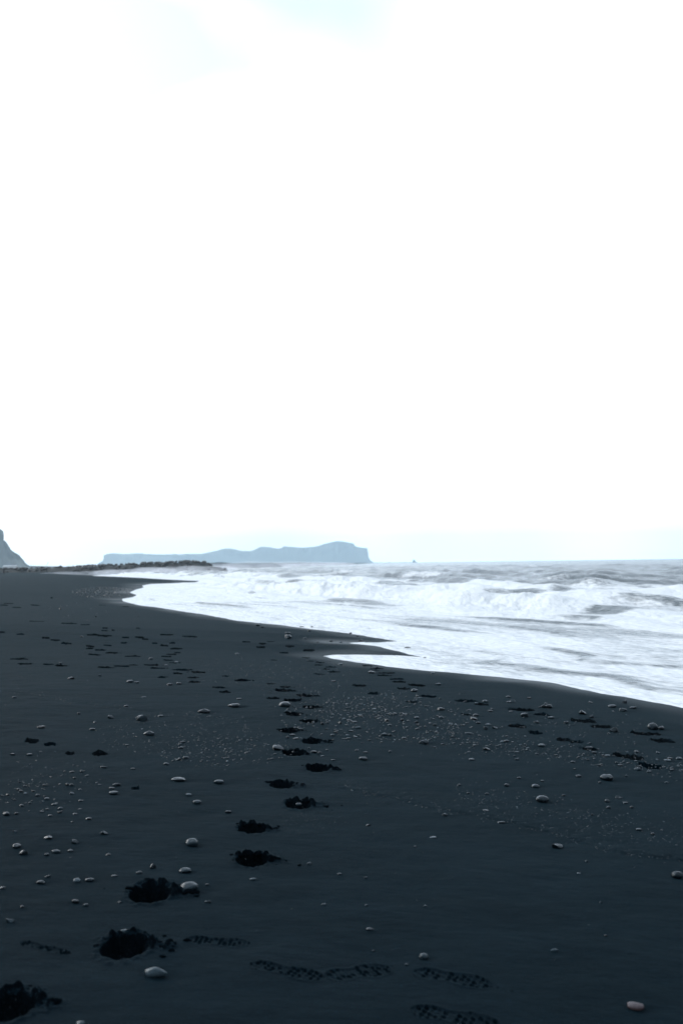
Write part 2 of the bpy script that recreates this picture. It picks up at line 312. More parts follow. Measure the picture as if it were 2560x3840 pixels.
region(1500, 2600, .3189, [
    (278, 592, 124, 44, 'g', 'l', 'long grey wedge-shaped stone with a shiny tip on its left end'), (195, 298, 62, 26, 'p', 'r'), (478, 296, 56, 30, 'p', 'r'), (405, 384, 50, 30, 'g', 'r'), (593, 368, 58, 20, 'w', 'f'), (190, 348, 58, 28, 'd', 'a'),
    (916, 358, 60, 26, 'p', 'r'), (1035, 376, 72, 20, 'w', 'f'), (1006, 430, 52, 46, 'g', 'a', 'small upright pointed grey stone beside a leaning chip'), (1116, 418, 70, 32, 'p', 'a', 'leaning pale chip just right of a small pointed stone'),
    (800, 476, 96, 18, 'p', 'l', 'thin long pale bar-shaped pebble on open sand'), (422, 466, 44, 18, 'g', 'f'), (478, 190, 84, 28, 'g', 'a', 'low dark stone with a bright left edge above the pebble band'), (890, 268, 74, 28, 'g', 'r'), (868, 308, 96, 30, 'd', 'a', 'ragged dark lump of stone beside a shallow footprint'),
    (1462, 276, 96, 48, 'g', 'a', 'pointed triangular dark stone standing on open sand, lit on its edge'), (1003, 104, 74, 26, 'p', 'r', 'smooth pale domed pebble high on the right of the beach'), (1325, 102, 66, 36, 'p', 'a', 'pointed pale stone behind a flat one near the water'), (1280, 108, 68, 16, 'p', 'f'),
    (1270, 48, 60, 18, 'p', 'r'), (1515, 62, 56, 18, 't', 'f'), (762, 104, 52, 16, 'g', 'a'), (1062, 216, 66, 20, 'g', 'f'), (1078, 190, 44, 14, 'p', 'f'), (1297, 220, 46, 12, 'p', 'f'), (895, 118, 42, 12, 'w', 'f'), (232, 114, 44, 12, 'p', 'f'),
    (75, 46, 32, 12, 'p', 'f'), (55, 248, 64, 14, 'p', 'f'), (22, 324, 46, 26, 'd', 'a'), (612, 518, 52, 18, 'p', 'f'), (498, 606, 44, 20, 'g', 'r'), (1018, 668, 88, 40, 'g', 'a', 'angular grey stone with a bright ridge in the right pebble band'),
    (1198, 576, 56, 18, 'w', 'f'), (1248, 572, 62, 26, 'p', 'r'), (838, 786, 72, 20, 'p', 'r', 'smooth pale oval stone below the right pebble band'), (1370, 702, 64, 20, 'p', 'a'), (1368, 784, 60, 28, 'p', 'a', 'small peaked bright stone at the lower edge of the right pebble band'),
    (1495, 652, 44, 16, 'w', 'f'), (1440, 676, 40, 14, 'p', 'f'), (45, 534, 56, 20, 'p', 'f'), (416, 532, 26, 24, 'w', 'a'), (295, 400, 34, 18, 'g', 'r'), (190, 428, 36, 18, 'g', 'r'), (1470, 514, 34, 14, 'w', 'f'), (1252, 508, 38, 14, 'p', 'f'),
    (404, 640, 42, 14, 'p', 'f'), (735, 594, 40, 14, 'g', 'f'), (872, 614, 46, 14, 'g', 'f'), (1134, 626, 36, 14, 'p', 'f')])
region(2000, 2600, .3571, [
    (1258, 378, 120, 68, 'g', 'r', 'big domed stone with a pale left face near the right edge'), (1345, 376, 66, 32, 'd', 'r', 'small dark stone touching the big domed one near the right edge'), (845, 404, 102, 52, 'd', 'a', 'chunky dark boulder-like stone with a bright top edge'),
    (520, 220, 88, 50, 'g', 'a', 'blocky squarish dark stone with a white-lit left side'), (604, 256, 68, 30, 'g', 'a', 'small pointed stone just below the blocky squarish one'), (828, 146, 94, 28, 'g', 'r', 'low domed grey stone right of the blocky one, toward the water'),
    (955, 102, 60, 32, 'd', 'a', 'dark angular stone close to the water on the right'), (942, 188, 88, 32, 'g', 'a', 'low ridged stone under the domed ones near the water'), (1048, 160, 78, 24, 'g', 'r', 'flat grey stone nearest the wave edge on the right'),
    (104, 150, 56, 32, 'd', 'r', 'dark stone on the left of a touching trio'), (162, 154, 80, 40, 'd', 'r', 'glossy dark stone on the right of a touching trio'), (130, 114, 46, 14, 'p', 'f', 'flat pale pebble perched behind the touching pair of dark stones'),
    (185, 264, 70, 20, 'p', 'f', 'flat bright pebble beside a shallow footprint on the right'), (30, 314, 62, 26, 'g', 'r'), (343, 316, 56, 26, 'g', 'r'), (86, 560, 78, 30, 'p', 'r', 'smooth pale oval stone at the top of the right pebble band'),
    (638, 632, 58, 22, 'p', 'f'), (778, 666, 62, 24, 'w', 'r'), (580, 584, 96, 26, 'g', 'f', 'flat stone sunk in a footprint on the right'), (588, 532, 42, 18, 'g', 'a'), (32, 642, 38, 16, 'g', 'f'), (413, 728, 54, 20, 'p', 'f'), (570, 706, 40, 18, 'g', 'r'),
    (690, 766, 36, 22, 'g', 'r'), (870, 738, 36, 22, 'g', 'r'), (1115, 786, 62, 32, 'g', 'r'), (1094, 808, 78, 28, 'p', 'f', 'flat pale stone in front of a rounded dark one, far right'), (1085, 622, 52, 24, 'p', 'a'), (1306, 630, 52, 16, 'w', 'f'), (1432, 694, 62, 22, 'd', 'r'),
    (1408, 710, 82, 16, 'w', 'f', 'thin flat white stone near the right edge in front of a dark one'), (1530, 692, 76, 22, 'p', 'f', 'flat pale stone cut by the right edge of the picture'), (1520, 766, 36, 16, 'w', 'f'), (1452, 790, 44, 20, 'g', 'a'), (1450, 812, 48, 18, 'p', 'f'), (1212, 832, 50, 20, 'p', 'f'),
    (910, 764, 56, 18, 'p', 'f'), (1140, 710, 30, 20, 'g', 'a'), (1070, 718, 38, 14, 'p', 'f'), (235, 658, 34, 16, 'p', 'r'), (596, 100, 54, 12, 'p', 'f'), (790, 430, 32, 20, 'p', 'a')])
region(1700, 2900, .5485, [
    (612, 196, 96, 44, 'g', 'r', 'large smooth dark boulder lying alone below the right pebble band'), (1052, 46, 96, 40, 'g', 'r', 'large dark rounded stone at the upper right with a knobbly end'), (562, 98, 58, 24, 'p', 'r', 'pale oval stone on open sand left of the two large dark stones'),
    (364, 90, 36, 20, 'g', 'r'), (447, 38, 32, 14, 'g', 'r'), (228, 146, 34, 14, 'g', 'f'), (100, 142, 26, 14, 'g', 'r'), (38, 86, 30, 14, 'g', 'f'), (855, 26, 42, 16, 'g', 'f'), (1127, 172, 50, 20, 'g', 'a'), (1050, 198, 38, 22, 'g', 'r'),
    (1060, 242, 32, 18, 'p', 'r'), (1218, 240, 28, 18, 'd', 'r'), (1175, 206, 38, 10, 'p', 'f'), (1270, 394, 46, 18, 'p', 'a', 'pale angular pebble above the gritty line on the right'), (712, 510, 88, 34, 'g', 'a', 'flat angular stone with a rim of light below the gritty line'),
    (908, 608, 28, 18, 'p', 'a', 'small pale pointed pebble on bare sand below the gritty line'), (328, 340, 58, 12, 'p', 'l'), (1535, 716, 82, 48, 'g', 'r', 'rounded dark stone cut by the right edge, below the gritty line'), (1360, 424, 28, 20, 'd', 'r'), (752, 156, 26, 12, 'd', 'f'),
    (606, 58, 24, 12, 'p', 'r'), (1000, 68, 26, 14, 'g', 'r'), (1180, 24, 28, 14, 'p', 'f'), (222, 258, 44, 12, 'p', 'a'), (1455, 68, 28, 12, 'p', 'f'), (1005, 890, 20, 16, 'p', 'a', 'tiny pale chip alone on the bare lower right sand'), (855, 688, 30, 8, 'w', 'f'), (948, 292, 20, 16, 'g', 'a')])
region(850, 2950, .5485, [
    (565, 534, 34, 18, 'p', 'f', 'small bright oval pebble right of the second deep footprint'), (182, 638, 58, 14, 'w', 'l', 'long narrow white pebble below the second deep footprint'), (1490, 200, 42, 18, 'g', 'r'), (968, 270, 36, 14, 'd', 'a'), (1286, 416, 20, 12, 'g', 'r'),
    (663, 812, 34, 14, 'p', 'f'), (955, 816, 22, 12, 'p', 'r'), (948, 628, 26, 12, 'p', 'f'), (1410, 350, 50, 8, 'w', 'f', 'thin curved white shell-like sliver on bare sand'), (770, 604, 36, 14, 'g', 'f'), (1355, 822, 26, 12, 'p', 'f'), (10, 180, 44, 18, 'p', 'f'), (492, 130, 46, 20, 'p', 'f', 'pale stone pressed into the bottom of a deep footprint')])
region(0, 3050, .5485, [
    (1308, 222, 92, 50, 'p', 'r', 'large smooth pale egg-shaped stone left of the deep footprints'), (1263, 404, 92, 32, 'p', 'f', 'long flat pale oval stone above the footprint with a stone'), (1290, 530, 136, 62, 'p', 'r', 'big pale block-like stone at the end of a deep footprint'), (710, 144, 52, 28, 'p', 'a', 'pale faceted stone on the left of the beach'),
    (1043, 380, 44, 38, 'g', 'a', 'small upright triangular stone left of a flat oval one'), (950, 416, 46, 22, 'p', 'f'), (522, 474, 54, 30, 'w', 'r', 'bright white rounded stone on the left among small pebbles'), (275, 480, 64, 22, 'g', 'f'), (380, 270, 62, 22, 'p', 'f', 'pale oblong pebble in a short row on the left'), (318, 292, 34, 20, 'g', 'r'),
    (110, 236, 68, 30, 'g', 'r', 'smooth dark oval stone near the left edge'), (157, 284, 58, 34, 'g', 'a', 'tilted grey stone below the smooth oval near the left edge'), (325, 174, 60, 22, 'g', 'a'), (510, 206, 50, 26, 'g', 'a'), (480, 264, 42, 18, 'g', 'r'), (103, 130, 26, 16, 'p', 'a'), (15, 518, 42, 18, 'p', 'f'), (610, 464, 66, 22, 'g', 'f'),
    (780, 434, 44, 12, 'p', 'f'), (738, 288, 38, 12, 'd', 'f'), (322, 440, 40, 18, 'p', 'a'), (583, 636, 38, 20, 'p', 'r'), (515, 612, 60, 24, 'd', 'f'), (818, 614, 32, 18, 'g', 'a'), (1408, 612, 26, 16, 'p', 'r'), (1434, 614, 22, 18, 'd', 'r'), (150, 648, 30, 20, 'd', 'r'), (1415, 494, 26, 14, 'd', 'r')])
region(0, 3400, .5485, [
    (1062, 478, 168, 66, 'w', 'l', 'large lumpy whitish stone lying in the lower left foreground'), (68, 110, 56, 34, 'p', 'a', 'pale angular stone at the far left of the foreground'), (846, 174, 54, 18, 'w', 'f', 'curved white pebble behind the nearest large footprint'), (548, 812, 64, 30, 'w', 'r', 'pale stone cut by the bottom edge of the picture')])
region(850, 3400, .6696, [
    (1104, 294, 56, 34, 'p', 'r', 'round dark-bottomed pebble above the boot prints'), (800, 134, 46, 16, 'g', 'f', 'low flat pebble in the middle foreground'), (1006, 330, 26, 12, 'p', 'f'), (820, 252, 22, 10, 'g', 'f')])
region(1700, 3400, .5485, [
    (1252, 706, 120, 44, 'k', 'f', 'pinkish oblong stone in the lower right corner'), (686, 308, 56, 20, 'w', 'l', 'thin curved white shell fragment on the lower right sand'), (1040, 204, 22, 14, 'd', 'r')])
region(0, 2650, .5485, [
    (965, 94, 74, 38, 'p', 'a', 'pale pointed pyramid-like stone on the left of the beach'), (1018, 194, 80, 30, 'g', 'l', 'dark bar-shaped stone below the pyramid-like stone'), (755, 80, 44, 22, 'g', 'a'), (277, 146, 56, 16, 't', 'f', 'flat tan oval pebble at the upper left'), (538, 52, 26, 16, 'p', 'r'), (1395, 40, 94, 26, 'd', 'l', 'long dark log-like stone left of the footprint trail'),
    (1135, 398, 40, 16, 'p', 'f'), (1495, 526, 76, 26, 'p', 'f', 'pale oval flat pebble in the middle left'), (1345, 664, 62, 26, 'p', 'r', 'pale egg-shaped pebble right of the left pebble cluster'), (1290, 610, 42, 16, 'w', 'f'), (1215, 506, 106, 22, 'b', 'f', 'broad bluish flat slab flush with the sand'), (1248, 246, 38, 12, 'p', 'f'), (1235, 286, 38, 14, 'g', 'f'),
    (1268, 356, 42, 18, 'p', 'f'), (1228, 366, 36, 18, 'g', 'a'), (628, 160, 44, 14, 'g', 'r'), (648, 112, 26, 12, 'p', 'r'), (1098, 68, 40, 12, 'p', 'f'), (868, 270, 24, 14, 'p', 'r'), (910, 430, 34, 12, 'p', 'f')])
region(0, 2250, .574, [
    (848, 538, 44, 16, 'p', 'r', 'pale domed pebble in the pair right of centre-left sand'), (895, 542, 32, 10, 'p', 'f'), (462, 516, 48, 16, 'g', 'a', 'low grey stone in a scour hollow on the far left sand'), (650, 498, 26, 12, 'p', 'a'), (920, 784, 66, 34, 'p', 'a'), (1530, 696, 70, 20, 'g', 'f', 'wide low grey stone left of the footprint trail'),
    (985, 388, 28, 12, 'p', 'r'), (1153, 410, 30, 8, 'w', 'f'), (1084, 430, 26, 8, 'w', 'f'), (1108, 556, 40, 12, 'g', 'f'), (1168, 550, 40, 12, 'g', 'f'), (940, 638, 36, 8, 'w', 'l'), (395, 414, 26, 8, 'p', 'f'), (395, 64, 18, 14, 'd', 'a', 'small dark lump far up the left sand'), (535, 242, 22, 10, 'd', 'a'), (824, 698, 30, 12, 'g', 'r'), (94, 640, 34, 10, 'p', 'f'),
    (625, 112, 16, 10, 'd', 'a')])
region(850, 2300, .574, [
    (398, 164, 48, 26, 'p', 'a', 'pale pointed stone near the shore, with a flat one behind it'), (398, 136, 38, 14, 'p', 'f', 'flat light stone just behind the pale pointed one near the shore'), (877, 184, 40, 12, 'd', 'r', 'dark rounded stone at the sand finger between two water tongues'), (1180, 236, 56, 18, 'd', 'r', 'dark wet rock washed by the shallow water'), (946, 392, 46, 16, 'g', 'r', 'smooth dome just below the long water tongue'),
    (1225, 512, 48, 20, 'g', 'r'), (1345, 394, 32, 8, 'w', 'f'), (1380, 468, 40, 12, 'p', 'f'), (743, 336, 38, 10, 'w', 'f', 'flat white pebble just below the tip of the water tongue'), (540, 118, 26, 12, 'p', 'r'), (233, 94, 24, 10, 'd', 'r'), (202, 82, 30, 12, 'g', 'r'), (556, 96, 24, 14, 'd', 'a'), (510, 168, 26, 8, 'p', 'r'), (742, 190, 26, 8, 'w', 'r'),
    (680, 184, 28, 8, 'p', 'f'), (810, 134, 20, 10, 'd', 'r'), (856, 152, 26, 8, 'd', 'a'), (68, 268, 30, 8, 'w', 'f'), (490, 92, 34, 8, 'd', 'f'), (1400, 632, 54, 18, 'd', 'r'), (698, 446, 34, 8, 'p', 'f'), (736, 480, 24, 8, 'w', 'f'), (80, 562, 38, 8, 'p', 'f'), (45, 606, 84, 16, 'g', 'f'), (1292, 294, 24, 8, 'd', 'r'), (593, 190, 24, 6, 'g', 'f')])

# ------------------------------------------------------------------ footprints
HOLES = [  # deep trail: centre x, y, width (px), ejecta
    (905, 2553, 50, .5), (1012, 2565, 26, .3), (1068, 2576, 38, .8), (1061, 2590, 60, .8), (1146, 2610, 62, .8), (1094, 2628, 68, .8), (1165, 2653, 58, .8), (1102, 2679, 62, .6), (1161, 2706, 60, .8), (1081, 2740, 70, .8),
    (1168, 2780, 76, 1), (1100, 2824, 86, 1), (1190, 2881, 92, .9), (1055, 2942, 96, .9), (1118, 3018, 106, 1.3), (945, 3110, 108, 1.1), (945, 3226, 130, 1.1), (565, 3352, 170, 1.1), (468, 3552, 190, 1.0), (40, 3772, 190, 1.0)]
SHALLOW = []   # shallow prints: x, y, width px
def shallow(ox, oy, s, rows):
    for X, Y, W in rows: SHALLOW.append((ox + s * X, oy + s * Y, W * s))
shallow(0, 2250, .574, [(15, 210, 35), (137, 224, 55), (300, 248, 60), (360, 262, 60), (435, 284, 65), (610, 228, 80), (690, 234, 100), (690, 185, 32), (590, 303, 60), (590, 317, 50), (650, 327, 80), (735, 346, 75), (870, 368, 85), (710, 297, 50),
    (620, 358, 90), (170, 418, 90), (320, 422, 70), (400, 430, 80), (690, 440, 110), (790, 433, 110), (870, 425, 60), (990, 427, 100), (1015, 284, 40), (1075, 298, 50), (1150, 318, 60), (1160, 343, 50), (1120, 355, 60), (1085, 370, 60), (1130, 281, 45),
    (1100, 395, 60), (1140, 410, 60), (1190, 458, 110), (1290, 472, 110), (1160, 480, 70), (1475, 497, 60), (1255, 508, 70), (1275, 537, 75), (1430, 572, 75), (1470, 603, 80), (1040, 447, 110), (820, 245, 40), (950, 257, 50), (910, 245, 60), (810, 280, 50), (240, 140, 90),
    (450, 153, 120), (560, 162, 70), (130, 386, 120), (235, 35, 50), (30, 32, 50), (110, 48, 50), (60, 22, 50), (900, 184, 30), (1100, 228, 100), (1240, 238, 100), (1060, 505, 60), (750, 198, 40), (680, 200, 40)])
shallow(850, 2300, .574, [(130, 187, 60), (235, 198, 50), (410, 217, 60), (380, 258, 50), (540, 242, 80), (520, 290, 50), (550, 312, 55), (610, 322, 60), (600, 338, 50), (685, 352, 70), (650, 366, 50), (700, 383, 70), (600, 397, 60), (910, 343, 70), (980, 360, 80), (960, 372, 60),
    (1050, 391, 90), (1030, 407, 100), (1115, 430, 100), (1125, 450, 90), (1240, 472, 120), (1320, 543, 100), (1210, 580, 70), (870, 475, 80), (960, 525, 70), (1150, 492, 80), (300, 556, 80), (310, 305, 50), (220, 222, 60), (280, 185, 50)])
shallow(1660, 2500, .574, [(150, 225, 140), (250, 248, 90), (520, 285, 160), (640, 315, 110), (925, 355, 170), (495, 390, 150), (605, 435, 90), (1030, 395, 130), (790, 480, 100), (870, 492, 90), (1325, 440, 180), (1430, 487, 140), (960, 540, 100), (1170, 584, 110), (1260, 598, 100), (1360, 650, 140), (150, 315, 70)])
shallow(0, 1940, .5485, [(20, 525, 60), (60, 500, 50), (125, 480, 40), (170, 545, 60), (240, 600, 60), (120, 530, 40), (90, 560, 60), (30, 600, 80), (60, 590, 50), (110, 615, 60), (330, 548, 90), (400, 553, 80), (620, 570, 80), (300, 615, 40), (860, 610, 40), (700, 600, 50), (200, 490, 70), (20, 545, 50)])
shallow(0, 2650, .5485, [(210, 236, 110), (340, 258, 90), (680, 322, 110), (475, 322, 60), (920, 560, 50)])
TREADS = [((940, 3612), (1215, 3672), 0.135), ((1222, 3662), (1462, 3630), 0.16), ((1553, 3640), (1845, 3698), 0.155), ((1540, 3780), (1875, 3850), 0.16), ((700, 3520), (935, 3540), 0.115), ((90, 3535), (250, 3575), 0.07)]

hp = ground_at([h[0] for h in HOLES], [h[1] for h in HOLES])
sh = ground_at([h[0] for h in SHALLOW], [h[1] for h in SHALLOW])
st_pos = ground_at([s[0] for s in STONES], [s[1] for s in STONES])

# ------------------------------------------------------------------ the sand sheet (polar grid round the spot where the photographer stands)
def axis_angles():
    core = np.linspace(R(-20.5), R(20.5), 740)
    side = np.concatenate([R(20.5) + (np.arange(1, 41) / 40) ** 1.6 * R(159.5)])
    return np.concatenate([-side[::-1][0:], core, side])
TH = axis_angles()
ypx = np.concatenate([np.arange(2050, 560, -3.0), np.arange(560, 100, -1.3), np.arange(100, 14, -2.0)])
rr = np.concatenate([np.geomspace(0.05, 2.85, 22), 5990.0 / ypx, np.geomspace(440, 10900, 64)])
TT, RR = np.meshgrid(TH, rr)
X = (np.sin(TT) * RR); Y = (np.cos(TT) * RR)
SD = shore_sd(X, Y)
Z = base_z(X, Y, SD)
FID = np.full(X.shape, -1, int)
FD = np.zeros(X.shape)
def window(cx, cy, rad):
    d2 = (X - cx) ** 2 + (Y - cy) ** 2
    return np.nonzero(d2 < rad * rad)
GRITL = [(1290, 2958), (1450, 2990), (1600, 3028), (1700, 3044), (1914, 3084), (2056, 3122), (2155, 3152), (2248, 3180), (2358, 3207), (2556, 3229), (2700, 3240)]
GRITR = [(-120, 2575), (0, 2589), (230, 2623), (402, 2652), (631, 2675), (900, 2700)]
def poly_dist(P, x, y):
    best = np.full(x.shape, 1e9); side = np.zeros(x.shape)
    for (ax, ay), (bx, by) in zip(P[:-1], P[1:]):
        dx, dy = bx - ax, by - ay; t = np.clip(((x - ax) * dx + (y - ay) * dy) / (dx * dx + dy * dy), 0, 1)
        ex, ey = x - ax - t * dx, y - ay - t * dy; d = np.hypot(ex, ey); c = np.sign(dx * ey - dy * ex)
        side = np.where(d < best, c, side); best = np.minimum(best, d)
    return best, side
for P, hgt in ((GRITL, 0.010), (GRITR, 0.008)):
    g = ground_at([p[0] for p in P], [p[1] for p in P])[:, :2]
    m = (Y > 3) & (Y < 14) & (np.abs(X) < 6)
    d, s = poly_dist(g, X[m], Y[m])
    jag = 0.5 + 0.5 * fbm(X[m] * 14, Y[m] * 14, 3, 21)
    Z[m] += np.where(s > 0, hgt * np.exp(-d / 0.35) * sstep(d, 0, 0.02), 0) * jag * (np.abs(X[m]) < 5)
fp_id = 0
for (cx, cy, cz), (px, py, wd, ej) in zip(hp, HOLES):
    a = 0.47 * wd * cy / FPX; b = max(a * 1.45, 0.10)
    I = window(cx, cy, 5 * a); x = X[I] - cx; y = Y[I] - cy
    n = fbm(x / a * 1.6, y / a * 1.6, 4, 30 + fp_id)
    e = np.sqrt((x / a) ** 2 + (y / b) ** 2) + (0.05 + 0.15 * sstep(y / b, -0.5, 0.6)) * n
    dep = min(0.10, a * 0.85)
    hole = -dep * (1 - sstep(e, 0.55, 1.02)) * (1 + 0.25 * fbm(x / a * 2.2, y / a * 2.2, 2, 60 + fp_id))
    # thrown-up clods: far rim and a tail to the right
    rim = np.exp(-((e - 1.12) / 0.2) ** 2) * (0.25 + 0.75 * sstep(y / b, -0.1, 0.7))
    tail = np.exp(-(((x - 1.35 * a) / (0.65 * a)) ** 2 + ((y - 0.15 * b) / (0.42 * b)) ** 2))
    cl = np.clip(0.9 * fbm(x / a * 2.3, y / a * 2.3, 2, 90 + fp_id, 0.45) + 0.45, 0, 1.3)
    Z[I] += hole + ej * (0.030 * rim + 0.024 * tail) * cl * (a / 0.1)
    k = (e < 0.94) | ((rim + tail) * cl > 0.62)
    FID[I] = np.where(k, fp_id, FID[I]); fp_id += 1
N_HOLE = fp_id; N_SH = fp_id + len(SHALLOW)
for (cx, cy, cz), (px, py, wd) in zip(sh, SHALLOW):
    a = 0.5 * wd * cy / FPX; a = min(a, 0.42); b = 0.095 + 0.009 * cy / 5; b = min(b, 0.35, 1.1 * a)
    I = window(cx, cy, 3.0 * max(a, b)); x = X[I] - cx; y = Y[I] - cy
    sk = pn(np.array([cx * 3.1]), np.array([cy * 2.7]), 40)[0]
    y = y + sk * 0.5 * x
    n = fbm(x / a * 1.7, y / b * 1.2, 3, 30 + fp_id)
    e = np.sqrt((x / a) ** 2 + (y / b) ** 2) + 0.42 * n
    dep = 0.035 + 0.02 * (sk + 0.3)
    Z[I] += -dep * (1 - sstep(e, 0.35, 1.0)) + 0.020 * np.exp(-((e - 1.15) / 0.2) ** 2) * sstep(y / b, 0, 0.8) * np.clip(0.6 + 1.2 * fbm(x * 14, y * 8, 3, 70 + fp_id), 0, 1.6)
    FID[I] = np.where(e < 0.88, fp_id, FID[I]); fp_id += 1
for (p0, p1, wid) in TREADS:
    g = ground_at([p0[0], p1[0]], [p0[1], p1[1]])
    c = g.mean(0); ax = (g[1] - g[0])[:2]; Ln = np.hypot(*ax); ax = ax / Ln; Ln = max(Ln, .28)
    I = window(c[0], c[1], Ln); x = X[I] - c[0]; y = Y[I] - c[1]
    u = (x * ax[0] + y * ax[1]) / Ln; v = (-x * ax[1] + y * ax[0]) / wid       # u, v in -.5 .. .5
    half = 0.5 * (0.86 - 0.30 * np.exp(-((u + 0.08) / 0.16) ** 2)) * np.sqrt(np.clip(1 - (np.abs(u) / 0.5) ** 4, 0, 1))
    ins = sstep(half - np.abs(v - 0.04 * np.sin(u * 6)), -0.03, 0.05) * (0.55 + 0.7 * np.clip(0.5 + fbm(x * 7, y * 7, 2, 12), 0, 1))
    gu = u * 13.0; row = np.floor(gu); gv = v * 4.6 + 0.5 * (row % 2); colm = np.floor(gv)
    hsh = np.modf(np.abs(np.sin(row * 12.9898 + colm * 78.233 + fp_id * 3.7) * 43758.5453))[0]
    dd = np.sqrt(((gu - row - 0.5 + 0.5 * (gv - colm - 0.5)) / 0.75) ** 2 + (gv - colm - 0.5) ** 2)
    lug = (1 - sstep(dd + 0.10 * fbm(x * 60, y * 60, 2, 5), 0.26, 0.46)) * (0.15 + 0.85 * hsh)
    rim = np.exp(-((np.abs(v) - half) / 0.07) ** 2) * (np.abs(u) < 0.5)
    Z[I] += -ins * (0.003 + 0.009 * lug) + 0.003 * rim
    FID[I] = np.where((ins > 0.35) & (lug > 0.46), fp_id, FID[I]); fp_id += 1
# scour hollows round and behind the larger stones
for (cx, cy, cz), s in zip(st_pos, STONES):
    a = 0.5 * s[2] * cy / FPX
    if a < 0.022 or cy > 40: continue
    I = window(cx, cy, a * 5); x = X[I] - cx; y = Y[I] - cy
    Z[I] += -0.16 * min(a, 0.12) * np.exp(-(((x - 0.6 * a) / (1.9 * a)) ** 2 + (y / (1.1 * a)) ** 2)) + 0.05 * min(a, .12) * np.exp(-(((x + 1.9 * a) / (0.8 * a)) ** 2 + (y / (0.9 * a)) ** 2))

nr, nc = X.shape
verts = np.stack([X, Y, Z], -1).reshape(-1, 3)
idx = np.arange(nr * nc).reshape(nr, nc)
Q = np.stack([idx[:-1, :-1], idx[1:, :-1], idx[1:, 1:], idx[:-1, 1:]], -1)     # to be oriented up
qfid = np.maximum(np.maximum(FID[:-1, :-1], FID[1:, :-1]), np.maximum(FID[1:, 1:], FID[:-1, 1:]))
qsd = SD[:-1, :-1]; qr = RR[:-1, :-1]
keep = (qsd > -14) | ((qr > 300) & (qsd > -60)) | ((qr < 300) & (qsd > -30) & (qr > 60)) | (qr > 1500) & (qsd > -300)
Qf = Q.reshape(-1, 4)[:, ::-1]; qf = qfid.reshape(-1); kp = keep.reshape(-1)
# grid normals shared over the seams between sand and footprints
dr = np.gradient(verts.reshape(nr, nc, 3), axis=0); dt = np.gradient(verts.reshape(nr, nc, 3), axis=1)
nrm = np.cross(dt, dr).reshape(-1, 3); nrm *= np.sign(nrm[:, 2:3] + 1e-12); nrm /= (np.linalg.norm(nrm, axis=1, keepdims=True) + 1e-12)
def sub_mesh(name, mask):
    q = Qf[mask]; u, inv = np.unique(q.ravel(), return_inverse=True)
    me = np_mesh(name, verts[u], inv.reshape(-1, 4))
    me.normals_split_custom_set_from_vertices(nrm[u].astype(np.float32))
    return me
_sm = kp & (qf < 0)
sand = link('sand', sub_mesh('sand', kp & (qf < 0)), M_SAND); props(sand, 'dark grey-black volcanic sand beach sloping to the water', kind='structure')
_u = np.unique(Qf[_sm].ravel())
_wet = (1 - sstep(SD + 0.5 * pn(X * 0.7, Y * 0.5, 77), 0.0, 0.9 + 0.02 * RR)) * (0.55 + 0.45 * pn(X * 0.35, Y * 0.2, 78))
_wa = sand.data.attributes.new('wet', 'FLOAT', 'POINT'); _wa.data.foreach_set('value', np.clip(_wet, 0, 1).reshape(-1)[_u].astype(np.float32))
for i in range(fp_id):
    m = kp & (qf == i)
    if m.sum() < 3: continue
    link('footprint', sub_mesh('footprint', m), M_DAMP_SHADE if i < N_HOLE else (M_PRINT if i < N_SH and i % 3 else M_TREAD), sand)

# ------------------------------------------------------------------ the sea
def sea_grid():
    core = np.linspace(R(-18.5), R(21), 520)
    right = R(21) + (np.arange(1, 26) / 25) ** 1.5 * R(125)
    left = R(-18.5) - (np.arange(1, 6) / 5) * R(8)
    th = np.concatenate([left[::-1], core, right])
    r = np.concatenate([np.geomspace(5, 12, 30)[:-1], np.geomspace(12, 120, 620)[:-1], np.geomspace(120, 900, 170)[:-1], np.geomspace(900, 10850, 56)])
    return np.meshgrid(th, r)
tt, r2 = sea_grid()
sx, sy = np.sin(tt) * r2, np.cos(tt) * r2
ssd = -shore_sd(sx, sy)                                    # metres out from the water's edge
S = NX * sx + NY * sy - N0; T = -NY * sx + NX * sy         # across and along the shore
zs = np.zeros_like(sx); foam = np.zeros_like(sx)
ramp_in = sstep(ssd, 1.5, 9)
# foam sheet of the surf zone
foam += 0.60 * (1 - sstep(S + 8 * pn(T * 0.02, S * 0.02, 3), 24, 56)) 
foam += 0.12 * (1 - sstep(ssd, 0.0, 4)) 
foam += 0.12 * pn(S * 0.30, T * 0.05, 14) + 0.12 * pn(S * 0.9, T * 0.14, 15)
near_coast = (1 - sstep(ssd, 4, 26))
foam = np.maximum(foam, 0.95 * near_coast * (r2 > 60) + 0.3 * pn(S * .1, T * .1, 44) * (r2 > 60))
turb = 0
BR = [(10.8, 0.26, 0.6, 1.8, 0.8, 11), (14.2, 0.62, 0.9, 2.4, 0.9, 1), (17.8, 0.50, 0.9, 2.4, 0.8, 2), (22.5, 0.55, 1.0, 3.0, 0.7, 3), (28, 0.6, 1.2, 3.5, 0.65, 4), (35, 0.65, 1.4, 4.2, 0.6, 12), (46, 0.7, 1.8, 5.5, 0.5, 5), (62, 0.85, 2.4, 8.0, 0.45, 6), (80, 0.8, 3.0, 9, 0.4, 7), (104, 0.8, 3.5, 11, 0.35, 8), (135, 0.8, 4, 13, 0.35, 9), (175, 0.8, 5, 16, 0.3, 10)]
